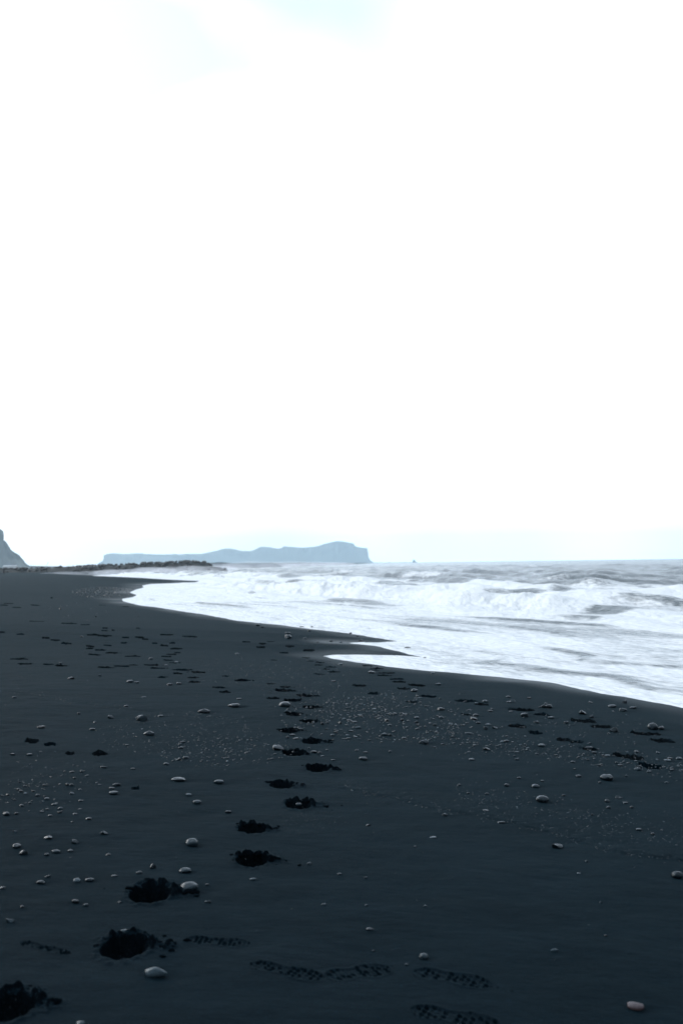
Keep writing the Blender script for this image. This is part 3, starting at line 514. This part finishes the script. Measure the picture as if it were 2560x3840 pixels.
for (S0, H, wf, wb, fo, sd0) in BR:
    c = S0 + 1.6 * pn(T * 0.045, T * 0 + 0.5, sd0) * (S0 / 20) ** 0.5 + 0.7 * pn(T * 0.16, T * 0 + 3.5, sd0 + 20) + 0.012 * (T - 40) * (1 if S0 < 20 else 2)
    hh = H * np.clip(0.72 + 0.75 * pn(T * 0.07, T * 0 + 7.5, sd0 + 40) + 0.35 * pn(T * 0.26, T * 0 + 2.5, sd0 + 60), 0.12, 1.25)
    d = S - c                                              # negative is the shore side
    prof = np.where(d < 0, np.exp(-(np.abs(d) / wf) ** 2.2), np.exp(-(d / wb) ** 1.5))
    zs += hh * prof * ramp_in
    broken = np.clip(0.45 + 1.9 * pn(T * 0.085, T * 0 + 1.5, sd0 + 80), 0, 1) * fo
    if S0 < 24: broken = np.clip(broken + 0.10, 0, 1)
    if S0 == 14.2: broken = np.clip(broken + 0.35, 0, 1) - 0.75 * np.exp(-((T - 33) / 3.2) ** 2)
    front = np.exp(-((d + 0.5 * wf) / (1.0 * wf)) ** 2) 
    foam += 1.25 * broken * front * ramp_in - 0.38 * (1 - broken) * np.exp(-((d + 0.45 * wf) / (0.8 * wf)) ** 2) * ramp_in
    foam += 0.3 * broken * np.exp(-((d - 0.5 * wb) / (0.9 * wb)) ** 2) * np.clip(0.5 + pn(S * .5, T * .15, sd0 + 90), 0, 1)
    turb = turb + np.clip(broken, 0, 1) * np.exp(-((d + 0.6 * wf) / (1.2 * wf)) ** 2) * ramp_in * hh
lump = fbm(S * 0.9, T * 0.5, 5, 50, 0.62)
zs += turb * (0.34 * lump + 0.05)
# wind chop, fading with distance where the grid no longer carries it
chop = (0.04 + 0.12 * sstep(S, 18, 60)) * ramp_in
zs += chop * (fbm(S * 0.22, T * 0.07, 4, 60) * 1.1) * (1 - 0.5 * sstep(r2, 600, 3000))
zs += 0.10 * fbm(S * 0.55, T * 0.20, 3, 63) * sstep(S, 16, 30) * (1 - sstep(r2, 250, 500))
zs += 0.022 * fbm(S * 1.1, T * 0.35, 3, 66) * ramp_in * (1 - sstep(r2, 90, 200)) + 0.012 * fbm(S * 2.0, T * 0.5, 3, 67) * sstep(ssd, 0.3, 1.5) * (1 - sstep(r2, 50, 110))
cap = np.clip(fbm(S * 0.10, T * 0.035, 4, 70) - 0.35, 0, 1) * sstep(S, 40, 80) * (1 - 0.4 * sstep(r2, 500, 2500))
foam += 0.9 * cap - 0.10 * sstep(S, 40, 80)
# little bores of the swash running up the sand
for (S0, H, sd0) in ((1.7, 0.035, 1), (3.6, 0.07, 2), (5.6, 0.06, 3), (8.5, 0.09, 4)):
    c = S0 + 0.9 * pn(T * 0.09, T * 0 + 0.3, 100 + sd0) + 0.25 * pn(T * 0.5, T * 0 + .3, 110 + sd0)
    d = ssd - c; am = np.clip(0.3 + 1.2 * pn(T * 0.12, T * 0 + .7, 120 + sd0), 0, 1)
    zs += H * am * np.where(d < 0, np.exp(-(d / 0.18) ** 2), np.exp(-d / 0.9)) * (r2 < 160)
    foam -= 0.30 * am * np.exp(-((d + 0.05) / 0.22) ** 2)
ev = np.stack([sx, sy, SEA + 0.004 + zs], -1).reshape(-1, 3)
n2, m2 = sx.shape; idx = np.arange(n2 * m2).reshape(n2, m2)
q = np.stack([idx[:-1, :-1], idx[:-1, 1:], idx[1:, 1:], idx[1:, :-1]], -1).reshape(-1, 4)[:, ::-1]
q = q[:, ::-1]
ok = (ssd[:-1, :-1] > -2.0).reshape(-1) | ((r2[:-1, :-1] > 100) & (ssd[:-1, :-1] > -12)).reshape(-1) | ((r2[:-1, :-1] > 900) & (ssd[:-1, :-1] > -150)).reshape(-1)
q = q[ok]; u, inv = np.unique(q.ravel(), return_inverse=True)
me = np_mesh('sea', ev[u], inv.reshape(-1, 4)[:, ::-1])
fa = me.attributes.new('foam', 'FLOAT', 'POINT'); fa.data.foreach_set('value', np.clip(foam.reshape(-1)[u], -0.3, 1.0).astype(np.float32))
sea = link('sea', me, M_SEA); props(sea, 'rough grey sea breaking into white foam along the beach', kind='structure')

# ------------------------------------------------------------------ headland, mountain, stacks
def relief(name, prof, depth_y, base_z, run, back, mat, gully=1.0, n=260, seed=0, left_ext=None):
    px = np.array([p[0] for p in prof], float); py = np.array([p[1] for p in prof], float)
    arc = np.concatenate([[0], np.cumsum(np.hypot(np.diff(px), np.diff(py) * 1.0))])
    t = np.linspace(0, arc[-1], n); qx = np.interp(t, arc, px); qy = np.interp(t, arc, py)
    P = np.array([at_depth(a, b, depth_y) for a, b in zip(qx, qy)])
    H = np.maximum(P[:, 2] - base_z, 0.5)
    prof_v = [(-1.0, -0.05), (-0.75, 0.10), (-0.5, 0.24), (-0.32, 0.40), (-0.22, 0.52), (-0.16, 0.66), (-0.10, 0.8), (-0.05, 0.92), (0.0, 1.0), (0.15, 0.99), (0.6, 0.95), (1.2, 0.8), (1.8, 0.4), (2.2, -0.05)]
    rows = []
    for k, (fv, fz) in enumerate(prof_v):
        g = fbm(P[:, 0] / run * 2.2 + seed, np.full(n, k * 0.35), 4, 31 + seed)
        amp = run * 0.22 * gully * (1 - abs(fv)) * (1 if fv < 0 else 0)
        yy = depth_y + (fv * run if fv < 0 else fv * back) + amp * g
        rows.append(np.stack([np.mean(P[:, 0]) + (P[:, 0] - np.mean(P[:, 0])) * (1 - 0.04 * max(fv, 0)) + P[:, 0] * (yy / depth_y - 1), yy, base_z + H * fz], 1))
    A = np.array(rows); m_, n_ = A.shape[:2]; ii = np.arange(m_ * n_).reshape(m_, n_)
    q = np.stack([ii[:-1, :-1], ii[:-1, 1:], ii[1:, 1:], ii[1:, :-1]], -1).reshape(-1, 4)
    return link(name, np_mesh(name, A.reshape(-1, 3), q), mat)
HEAD = [(350, 2125), (357, 2122), (372, 2111), (388, 2101), (391, 2082), (393, 2080), (412, 2076), (430, 2075.5), (455, 2077), (466, 2078), (480, 2077), (510, 2075.5), (535, 2075), (541, 2078), (560, 2078), (585, 2079.5), (612, 2079), (616, 2080.5), (622, 2079), (640, 2079.5), (655, 2077), (672, 2079.5), (690, 2078.5), (700, 2076.5),
    (730, 2077.5), (757, 2077), (785, 2071), (812, 2065), (845, 2057), (858, 2057), (877, 2059), (905, 2066), (938, 2066.5), (954, 2062), (966, 2056), (979, 2050), (1009, 2052), (1045, 2058), (1057, 2055), (1062, 2049), (1066, 2049), (1102, 2052), (1130, 2054), (1174, 2051), (1195, 2047), (1217, 2039), (1239, 2034), (1261, 2029), (1283, 2030), (1311, 2035),
    (1326, 2039), (1329, 2047), (1344, 2052), (1376, 2056), (1379, 2068), (1382, 2092), (1390, 2102), (1401, 2110), (1406, 2112)]
hd = relief('headland', HEAD, 9600, -1.0, 420, 460, M_HEAD, 1.0, 420, 2)
props(hd, 'long hazy blue flat-topped headland with a blunt cliff end', 'headland', kind='structure')
MTN = [(-900, 1940), (-500, 1950), (-200, 1965), (-60, 1975), (0, 1983.4), (6.2, 1985), (14.2, 1992), (13, 1993.5), (15.8, 2006), (14.8, 2017), (15.3, 2026), (23, 2030), (27.7, 2036.5), (38.3, 2054.7), (40, 2059.5), (50.7, 2069), (74.6, 2082), (77, 2087), (89, 2100), (94.7, 2109), (102, 2116), (111, 2121.7), (150, 2122.5), (220, 2124), (300, 2126), (350, 2128)]
mt = relief('mountain', MTN, 2600, 0.0, 110, 500, M_MTN, 1.0, 420, 5)
props(mt, 'steep grassy mountain slope falling to the plain at the left edge', 'mountain', kind='structure')

def rock_mesh(name, sub=3, seed=0, squash=(1, 1, 1), ang=0.0, power=2.0):
    bm = bmesh.new(); bmesh.ops.create_icosphere(bm, subdivisions=sub, radius=1.0)
    rg = np.random.default_rng(seed)
    co = np.array([v.co[:] for v in bm.verts])
    nn = (np.abs(co) ** power).sum(1) ** (-1 / power); co = co * nn[:, None]
    planes = rg.normal(size=(7, 3)); planes /= np.linalg.norm(planes, axis=1, keepdims=True)
    if ang > 0:
        for pl in planes:
            d = co @ pl; lim = 1 - ang * rg.uniform(0.35, 1.0)
            co = co - np.outer(np.clip(d - lim, 0, None), pl) * 0.92
    off = rg.uniform(0, 50, 3)
    for f, a in ((0.8, 0.13), (1.9, 0.05), (4.5, 0.016 + 0.03 * ang)):
        n = pn(co[:, 0] * f + off[0] + co[:, 2] * f * 0.7, co[:, 1] * f + off[1] - co[:, 2] * f * 0.6) + pn(co[:, 2] * f + off[2], co[:, 0] * f + 5)
        co = co * (1 + a * n)[:, None]
    co = co * np.array(squash); co -= (co.max(0) + co.min(0)) / 2; co /= np.abs(co).max(0)
    for v, c in zip(bm.verts, co): v.co = c
    for f in bm.faces: f.smooth = True
    me = bpy.data.meshes.new(name); bm.to_mesh(me); bm.free()
    return me
for (px, pt, wpx, dist, lab, sd0, hook) in ((1554, 2098.5, 17, 8200, 'taller sea stack with a sloping right shoulder, far out beside the headland', 3, True), (1457, 2107, 9, 8800, 'tiny low sea stack between the headland and the taller stack', 4, False)):
    top = at_depth(px, pt, dist); wd = wpx * dist / FPX; hh = top[2] - SEA
    prof = [(-0.5, 0), (-0.44, 0.55), (-0.38, 0.98), (-0.2, 1.0), (0.0, 0.78), (0.22, 0.5), (0.4, 0.22), (0.55, 0)] if hook else [(-0.5, 0), (-0.3, 0.4), (-0.05, 1.0), (0.12, 0.8), (0.35, 0.35), (0.6, 0)]
    bm = bmesh.new(); rings = []
    for k, (dy, fs) in enumerate(((-0.45, 0.45), (-0.25, 0.85), (0.0, 1.0), (0.25, 0.85), (0.45, 0.4))):
        rings.append([bm.verts.new((top[0] + wd * u * (0.8 + 0.2 * fs), dist + dy * wd, SEA - 2 + (hh + 2) * v * fs * (1 + 0.08 * math.sin(9 * u + k)))) for u, v in prof])
    for a, b in zip(rings[:-1], rings[1:]):
        for i in range(len(prof) - 1): bm.faces.new((a[i], a[i + 1], b[i + 1], b[i]))
    bm.faces.new(rings[0][::-1]); bm.faces.new(rings[-1]); bm.normal_update()
    me = bpy.data.meshes.new('sea_stack'); bm.to_mesh(me); bm.free()
    props(link('sea_stack', me, M_HEAD), lab, 'sea stack', 'sea stacks off the headland')

# ------------------------------------------------------------------ breakwater of boulders
bw = bpy.data.objects.new('breakwater', None); COL.objects.link(bw)
props(bw, 'long low breakwater of heaped brown-grey boulders reaching into the surf', 'breakwater')
BWL = [(-190, 330, 1.3), (-118, 318, 1.62), (-95, 312, 1.75), (-74, 306, 1.95), (-58, 301, 2.2), (-46, 297, 2.55), (-41, 295.5, 2.1), (-37.5, 294, 0.9), (-34.5, 293, 0.0)]
bl = np.array(BWL); bl[:, 2] += 0.62 * np.clip((bl[:, 0] + 95) / 30, 0, 1); al = np.concatenate([[0], np.cumsum(np.hypot(np.diff(bl[:, 0]), np.diff(bl[:, 1])))])
def bw_at(s): return np.array([np.interp(s, al, bl[:, k]) for k in range(3)])
cr = []; ns = 90
for k in range(ns):
    s = al[-1] * k / (ns - 1); c = bw_at(s); row = []
    for j, (o_, hz) in enumerate(((-8, -1.3), (-5.5, -0.3), (-3.0, 0.55), (-1.2, 0.93), (1.2, 0.95), (4, 0.5), (8, -1.2))):
        zt = SEA + (c[2] - SEA - 0.45) * max(hz, 0) + min(hz, 0)
        row.append((c[0] + rng.normal(0, .25), c[1] + o_ + rng.normal(0, .3), zt + rng.normal(0, .15)))
    cr.append(row)
A = np.array(cr); ii = np.arange(A.shape[0] * 7).reshape(-1, 7)
link('rubble_core', np_mesh('rubble_core', A.reshape(-1, 3), np.stack([ii[:-1, :-1], ii[1:, :-1], ii[1:, 1:], ii[:-1, 1:]], -1).reshape(-1, 4)), M_CORE, bw)
bmeshes = [rock_mesh('boulder', 2, 200 + k, ang=0.55, power=2.6) for k in range(6)]
for k in range(295):
    s = al[-1] * (0.33 + 0.67 * rng.random() ** 0.75); c = bw_at(s); o_ = rng.uniform(-7.2, 1.0) if k % 3 else rng.uniform(-1.5, 1.2)
    f = 1 - abs(min(o_ + 1.0, 0)) / 6.2
    z = SEA + max((c[2] - SEA - 0.35) * f, 0.05)
    sz = rng.uniform(0.32, 0.62) * (1 + 0.5 * (rng.random() < 0.12))
    b = link('boulder', bmeshes[k % 6], M_BOULD, bw)
    b.location = (c[0] + rng.normal(0, .4), c[1] + o_, z); b.scale = (sz * rng.uniform(.8, 1.3), sz, sz * rng.uniform(.55, .9)); b.rotation_euler = (rng.uniform(-.4, .4), rng.uniform(-.4, .4), rng.uniform(0, 6.3))

# ------------------------------------------------------------------ low white building, far left
mw, _, _, bb = mat_new('white_painted_wall'); bb.inputs['Base Color'].default_value = (0.62, 0.62, 0.6, 1)
mr_, _, _, bb = mat_new('grey_metal_roof'); bb.inputs['Base Color'].default_value = (0.4, 0.42, 0.44, 1); bb.inputs['Roughness'].default_value = 0.6
bx, by = (39 - 1280) / FPX * 900, 900.0
bld = bpy.data.objects.new('building', None); COL.objects.link(bld); bld.location = (bx, by, 0.75)
props(bld, 'long low white building at the foot of the mountain, behind the breakwater', 'building')
def boxm(name, x0, x1, y0, y1, z0, z1, mat, parent):
    v = [(x, y, z) for z in (z0, z1) for y in (y0, y1) for x in (x0, x1)]
    f = [(0, 2, 3, 1), (4, 5, 7, 6), (0, 1, 5, 4), (2, 6, 7, 3), (0, 4, 6, 2), (1, 3, 7, 5)]
    me = bpy.data.meshes.new(name); me.from_pydata(v, [], f); me.update(); return link(name, me, mat, parent)
boxm('wall', -5.8, 5.8, -3, 3, -1, 2.35, mw, bld)
me = bpy.data.meshes.new('roof'); me.from_pydata([(-6.1, -3.4, 2.36), (6.1, -3.4, 2.36), (6.1, 3.4, 2.36), (-6.1, 3.4, 2.36), (-6.1, 0, 3.1), (6.1, 0, 3.1)], [], [(0, 1, 5, 4), (2, 3, 4, 5), (1, 2, 5), (3, 0, 4), (0, 3, 2, 1)]); me.update(); link('roof', me, mr_, bld)

# ------------------------------------------------------------------ person walking, far left
def dark(name, c, rough=0.8):
    m, _, _, b = mat_new(name); b.inputs['Base Color'].default_value = (*c, 1); b.inputs['Roughness'].default_value = rough; return m
M_COAT, M_TROU, M_SKIN, M_HAIR = dark('dark_coat', (0.012, 0.016, 0.02)), dark('dark_trousers', (0.008, 0.01, 0.012)), dark('skin', (0.35, 0.2, 0.15), 0.5), dark('dark_hair', (0.01, 0.008, 0.007))
def skin_body(name, pts, edges, root, mat, parent, sub=2):
    me = bpy.data.meshes.new(name); me.from_pydata([p[0] for p in pts], edges, []); me.update()
    o = link(name, me, mat, parent)
    md = o.modifiers.new('Skin', 'SKIN'); md.use_smooth_shade = True
    if not me.skin_vertices: me.skin_vertices.new()
    for v, p in zip(me.skin_vertices[0].data, pts): v.radius = (p[1], p[1] if len(p) < 3 else p[2])
    me.skin_vertices[0].data[root].use_root = True
    sb = o.modifiers.new('Sub', 'SUBSURF'); sb.levels = sub; sb.render_levels = sub
    return o
pg = np.array([-80.0, 236.0, 0.0]); pg[2] = base_z(pg[0:1], pg[1:2])[0]
per = bpy.data.objects.new('person', None); COL.objects.link(per); per.location = pg; per.rotation_euler = (0, 0, R(70))
props(per, 'person in dark clothes standing far up the beach at the left edge', 'person')
bp = [((0, 0, 0.95), .15, .11), ((0, .01, 1.2), .15, .11), ((0, 0, 1.40), .17, .10), ((0, -.01, 1.50), .06, .06), ((0, -.03, 1.60), .085, .095), ((0, -.03, 1.70), .08, .09),
      ((.19, 0, 1.40), .065), ((.24, .02, 1.13), .05), ((.22, -.08, .90), .04), ((.22, -.10, .82), .035), ((-.19, 0, 1.40), .065), ((-.24, .03, 1.13), .05), ((-.21, -.05, .90), .04), ((-.21, -.07, .82), .035),
      ((.09, 0, .88), .10), ((.10, -.06, .49), .07), ((.10, -.02, .10), .05), ((.10, -.14, .04), .045), ((-.09, 0, .88), .10), ((-.10, .06, .49), .07), ((-.10, .16, .10), .05), ((-.10, .05, .04), .045)]
be = [(0, 1), (1, 2), (2, 3), (3, 4), (4, 5), (2, 6), (6, 7), (7, 8), (8, 9), (2, 10), (10, 11), (11, 12), (12, 13), (0, 14), (14, 15), (15, 16), (16, 17), (0, 18), (18, 19), (19, 20), (20, 21)]
skin_body('body', bp, be, 0, M_TROU, per)
cp = [((0, 0, 0.80), .19, .15), ((0, .01, 1.15), .18, .14), ((0, 0, 1.40), .19, .125), ((0, 0, 1.48), .09, .085), ((.20, 0, 1.40), .08), ((.25, .02, 1.13), .065), ((.225, -.07, .93), .055), ((-.20, 0, 1.40), .08), ((-.25, .03, 1.13), .065), ((-.215, -.04, .93), .055)]
skin_body('coat', cp, [(0, 1), (1, 2), (2, 3), (2, 4), (4, 5), (5, 6), (2, 7), (7, 8), (8, 9)], 1, M_COAT, per)
skin_body('hair', [((0, .0, 1.60), .09, .08), ((0, .005, 1.70), .09, .09), ((0, -.01, 1.76), .07, .07)], [(0, 1), (1, 2)], 0, M_HAIR, per, 1)

# ------------------------------------------------------------------ gull in the air
gp = at_depth(178, 2117, 260.0)
gull = bpy.data.objects.new('gull', None); COL.objects.link(gull); gull.location = gp; gull.rotation_euler = (R(8), R(-48), R(20))
props(gull, 'small grey gull gliding low above the breakwater on the left', 'bird')
M_GULL = dark('gull_feathers', (0.07, 0.075, 0.08))
skin_body('body', [((0, .26, .02), .012), ((0, .2, .03), .04), ((0, .1, .01), .06), ((0, -.08, 0), .055), ((0, -.26, .01), .02)], [(0, 1), (1, 2), (2, 3), (3, 4)], 2, M_GULL, gull)
for s in (-1, 1):
    pf = [(0.03, .12, .03), (.30, .17, .13), (.62, .06, .10), (.70, -.02, .07), (.45, -.01, .115), (.25, .02, .12), (.03, -.06, .03)]
    bm = bmesh.new(); tv = [bm.verts.new((s * a, b, c + .012)) for a, b, c in pf]; lv = [bm.verts.new((s * a, b, c - .006)) for a, b, c in pf]
    bm.faces.new(tv); bm.faces.new(lv[::-1])
    for i in range(7): bm.faces.new((tv[i], lv[i], lv[(i + 1) % 7], tv[(i + 1) % 7]))
    bmesh.ops.recalc_face_normals(bm, faces=bm.faces); me = bpy.data.meshes.new('wing'); bm.to_mesh(me); bm.free(); link('wing', me, M_GULL, gull)

# ------------------------------------------------------------------ stones
SH = {'r': [rock_mesh('stone_round', 3, 10 + k, ang=0.12 * (k % 3), power=2.2) for k in range(6)], 'f': [rock_mesh('stone_flat', 3, 30 + k, ang=0.10 * (k % 3), power=2.15) for k in range(6)],
      'a': [rock_mesh('stone_angular', 3, 50 + k, ang=0.72, power=2.4) for k in range(7)], 'l': [rock_mesh('stone_long', 3, 70 + k, ang=0.25, power=2.7) for k in range(4)]}
def zone_label(px, py, tone):
    tn = {'d': 'dark', 'g': 'grey', 'b': 'bluish grey', 'p': 'pale grey', 'w': 'whitish', 'k': 'pinkish', 't': 'tan'}[tone]
    if py < 2520: z = 'near the water, above the start of the trail' if px > 850 else 'far up the left sand among old footprints'
    elif px < 560: z = 'in the loose pebble scatter at the left of the beach' if py < 3110 else 'in the sparse scatter on the lower left sand'
    elif px < 1010 and py < 3000: z = 'in the scatter left of the deep footprint trail'
    elif py < 2870 and px < 1500: z = 'in the glinting pebble band right of the deep footprint trail'
    elif py < 2900: z = 'in the pebble scatter on the right, below the wave edge' if py < 2760 else 'in the right-hand pebble band above the bare sand'
    elif px > 1500 and py < 3120: z = 'on the right between the pebble band and the gritty line'
    else: z = 'on the bare lower sand around the nearest footprints'
    return 'small %s pebble %s' % (tn, z), 'pebbles ' + z
used = set()
cnt = 0
def put_stone(px, py, wpx, hpx, tone, shp, lab, pos, far_sink=0.0):
    global cnt
    k = cnt; cnt += 1
    sx_ = 0.46 * wpx * pos[1] / FPX; vis = 0.94 * hpx * pos[1] / FPX
    E = math.atan2(CAMZ, pos[1])
    asp = {'r': .82, 'f': .7, 'a': .8, 'l': .45}[shp]
    sy_ = sx_ * asp * rng.uniform(.9, 1.1)
    vis = max(vis * math.cos(E) - 0.55 * sy_ * math.sin(E), 0.35 * vis)
    tot = vis / 0.68
    me = SH[shp][k % len(SH[shp])]
    big = wpx > 24 or lab is not None
    o = link('beach_stone' if big else 'pebble', me, None)
    if not me.materials: me.materials.append(STONE_M['g'])
    o.material_slots[0].link = 'OBJECT'; o.material_slots[0].material = STONE_M[tone]
    o.scale = (sx_, sy_, tot / 2)
    o.rotation_euler = (rng.uniform(-.06, .06), rng.uniform(-.08, .08), rng.uniform(-.25, .25) + (math.pi if rng.random() < .5 else 0))
    o.location = (pos[0], pos[1] + sy_ * 0.75, pos[2] + vis - tot / 2)
    l2, g2 = zone_label(px, py, tone)
    if lab and lab not in used: used.add(lab); props(o, lab, 'stone', 'stones lying on the beach')
    else: props(o, l2, 'pebble', g2)
    return o
for s, p in zip(STONES, st_pos): put_stone(s[0], s[1], s[2], s[3], 'g' if (s[6] is None and s[4] == 'p' and rng.random() < 0.45) else s[4], s[5], s[6], p)

# ------------------------------------------------------------------ grit and small pebbles nobody could count
def scatter():
    P = []
    def add(x, y, lo, hi, pw=2.2):
        n = len(x); s = lo + (hi - lo) * rng.random(n) ** pw; P.append(np.stack([x, y, s], 1))
    def ell(cx, cy, rx, ry, n, lo, hi):
        a = rng.random(n) * 6.283; q = np.sqrt(rng.random(n)) ** 1.2; add(cx + rx * q * np.cos(a), cy + ry * q * np.sin(a), lo, hi)
    def band(P0, n, th, lo, hi, up=0.5):
        P0 = np.array(P0, float); t = rng.random(n) * (len(P0) - 1); i = t.astype(int); f = (t - i)[:, None]
        c = P0[i] * (1 - f) + P0[i + 1] * f; add(c[:, 0], c[:, 1] + rng.normal(0, th, n) - up * th, lo, hi)
    ell(1420, 2695, 370, 95, 800, 2.5, 11); ell(1330, 2640, 300, 60, 380, 2.5, 8); band([(1560, 2775), (1800, 2795), (2100, 2840), (2350, 2870), (2600, 2895)], 700, 24, 2.5, 10)
    ell(150, 2935, 250, 110, 200, 2.5, 9); ell(720, 2760, 370, 85, 520, 2, 7); ell(850, 2820, 260, 60, 260, 3, 10)
    band(GRITL, 900, 9, 2.5, 7, 1.0); band([(1700, 3010), (2000, 3060), (2250, 3120), (2560, 3180)], 700, 42, 2.5, 7); band(GRITR, 420, 6, 2, 5, .5)
    n = 900; add(rng.random(n) * 2560, 2480 + 1300 * rng.random(n) ** 1.3, 2, 5.5); ell(1000, 2530, 330, 70, 420, 2, 6); ell(2050, 2740, 420, 90, 260, 2.5, 8)
    ell(400, 2222, 130, 22, 650, 2.5, 6); ell(300, 2280, 300, 60, 120, 2, 5); ell(1150, 3080, 130, 60, 120, 2, 5)
    return np.concatenate(P)
pb = scatter()
pb = pb[(pb[:, 0] > -150) & (pb[:, 0] < 2720)]
pp = ground_at(pb[:, 0], pb[:, 1]); psd = shore_sd(pp[:, 0], pp[:, 1])
k = (psd > 0.15) & (pp[:, 1] < 150); pb, pp = pb[k], pp[k]
bm = bmesh.new(); bmesh.ops.create_icosphere(bm, subdivisions=1, radius=1.0); bm.verts.ensure_lookup_table()
iv = np.array([v.co[:] for v in bm.verts]); itri = np.array([[v.index for v in f.verts] for f in bm.faces]); bm.free()
n = len(pp); nv = len(iv)
rad = 0.5 * pb[:, 2] * pp[:, 1] / FPX
ax = np.stack([rad * rng.uniform(.85, 1.3, n), rad * rng.uniform(.7, 1.1, n), rad * rng.uniform(.4, .8, n)], 1)
an_ = rng.random(n) * 6.28; ca, sa = np.cos(an_), np.sin(an_)
loc = iv[None] * ax[:, None, :] * (1 + 0.18 * rng.normal(size=(n, nv, 1)))
vx = loc[..., 0] * ca[:, None] - loc[..., 1] * sa[:, None]; vy = loc[..., 0] * sa[:, None] + loc[..., 1] * ca[:, None]
V = np.stack([vx + pp[:, 0:1], vy + pp[:, 1:2], loc[..., 2] + pp[:, 2:3] + ax[:, 2:3] * 0.35], -1).reshape(-1, 3)
T_ = (itri[None] + (np.arange(n) * nv)[:, None, None]).reshape(-1, 3)
me = np_mesh('pebbles', V, T_)
tone = np.clip(rng.lognormal(-0.55, 0.95, n), 0.08, 4.5); colr = np.repeat(np.stack([tone * .98, tone, tone * 1.02, np.ones(n)], 1), nv, 0).astype(np.float32)
ca_ = me.attributes.new('tone', 'FLOAT_COLOR', 'POINT'); ca_.data.foreach_set('color', colr.ravel())
props(link('pebbles', me, M_PEB), 'countless tiny wet pebbles and grit strewn over the black sand', 'pebbles', kind='stuff')
# crumbs of damp sand thrown round the deep footprints
cr_ = []
for (cx, cy, cz), h in zip(hp, HOLES):
    a = 0.5 * h[2] * cy / FPX
    for _ in range(int(15 * h[3]) if cy < 13 else 3):
        if rng.random() < 0.55:
            t = rng.uniform(0.2, 2.9) if rng.random() < .6 else rng.uniform(-.4, .6)
            e_ = rng.uniform(.95, 1.35); cr_.append((cx + a * e_ * math.cos(t) * (1.5 if abs(t) < .6 else 1), cy + 1.2 * a * e_ * math.sin(t), rng.uniform(.006, .016) * min(1.4, a / .085))); continue
        t = rng.random() * 6.28; q_ = a * (1.05 + abs(rng.normal(0, .55))); cr_.append((cx + .5 * a + q_ * 1.2 * math.cos(t), cy + q_ * .9 * math.sin(t), rng.uniform(.003, .012)))
cr_ = np.array(cr_); cz = base_z(cr_[:, 0], cr_[:, 1]); n = len(cr_)
loc = iv[None] * cr_[:, 2][:, None, None] * (1 + .3 * rng.normal(size=(n, nv, 1))) * np.array([1.3, 1, .6])
V = (loc + np.stack([cr_[:, 0], cr_[:, 1], cz + cr_[:, 2] * .25], 1)[:, None, :]).reshape(-1, 3)
props(link('sand_crumbs', np_mesh('sand_crumbs', V, (itri[None] + (np.arange(n) * nv)[:, None, None]).reshape(-1, 3)), M_DAMP_SHADE), 'dark crumbs of damp sand kicked up round the deep footprints', 'sand crumbs', kind='stuff')

# ------------------------------------------------------------------ haze
def vol_mat(name, col, dens, g):
    m = bpy.data.materials.new(name); m.use_nodes = True; N = m.node_tree.nodes; L = m.node_tree.links
    N.remove(N['Principled BSDF']); v = N.new('ShaderNodeVolumePrincipled')
    v.inputs['Color'].default_value = (*col, 1); v.inputs['Density'].default_value = dens; v.inputs['Anisotropy'].default_value = g
    L.new(v.outputs[0], N['Material Output'].inputs['Volume']); return m
hz = boxm('haze', -16500, 16500, -11200, 10950, -5.0, 300, None, None)
hz.data.materials.append(vol_mat('haze_air', (0.67, 0.87, 1.0), 1.08e-4, 0.3)); props(hz, 'pale blue sea haze filling the air', 'haze', kind='stuff')

# ------------------------------------------------------------------ spray drifting off the surf
M_SPRAY = vol_mat('sea_spray', (0.93, 0.95, 1.0), 0.048, 0.1)
def spray(name, c, size, seed, mat, label):
    me = rock_mesh(name, 3, seed); o = link(name, me, mat); o.location = c; o.scale = size
    props(o, label, 'sea spray', kind='stuff')
bm = bmesh.new()
for k in range(16):
    f = k / 15; c = (-72 + 36 * f + rng.normal(0, 1.5), 258 + 26 * f + rng.normal(0, 3), SEA + 0.35 + 0.55 * f)
    g = rock_mesh('puff', 2, 400 + k); b2 = bmesh.new(); b2.from_mesh(g); bpy.data.meshes.remove(g)
    bmesh.ops.transform(b2, matrix=Matrix.Translation(c) @ Matrix.Diagonal((rng.uniform(4, 8), rng.uniform(4, 8), rng.uniform(.9, 1.5) * (.6 + .5 * f), 1)), verts=b2.verts)
    t_ = bpy.data.meshes.new('t'); b2.to_mesh(t_); b2.free(); bm.from_mesh(t_); bpy.data.meshes.remove(t_)
me = bpy.data.meshes.new('sea_spray'); bm.to_mesh(me); bm.free()
props(link('sea_spray', me, M_SPRAY), 'white spray mist drifting low in front of the breakwater', 'sea spray', kind='stuff')

M_MIST = vol_mat('shore_mist', (0.93, 0.95, 1.0), 0.006, 0.1)
bm = bmesh.new()
for k in range(12):
    f = k / 11; c = (-52 + 50 * f + rng.normal(0, 2), 430 + 650 * f + rng.normal(0, 10), SEA + 1.0)
    g = rock_mesh('puff', 2, 500 + k); b2 = bmesh.new(); b2.from_mesh(g); bpy.data.meshes.remove(g)
    bmesh.ops.transform(b2, matrix=Matrix.Translation(c) @ Matrix.Diagonal((rng.uniform(14, 22), rng.uniform(30, 50), rng.uniform(2.2, 3.4), 1)), verts=b2.verts)
    t_ = bpy.data.meshes.new('t'); b2.to_mesh(t_); b2.free(); bm.from_mesh(t_); bpy.data.meshes.remove(t_)
me = bpy.data.meshes.new('sea_mist'); bm.to_mesh(me); bm.free()
props(link('sea_mist', me, M_MIST), 'thin grey mist over the far shore below the headland', 'sea mist', kind='stuff')
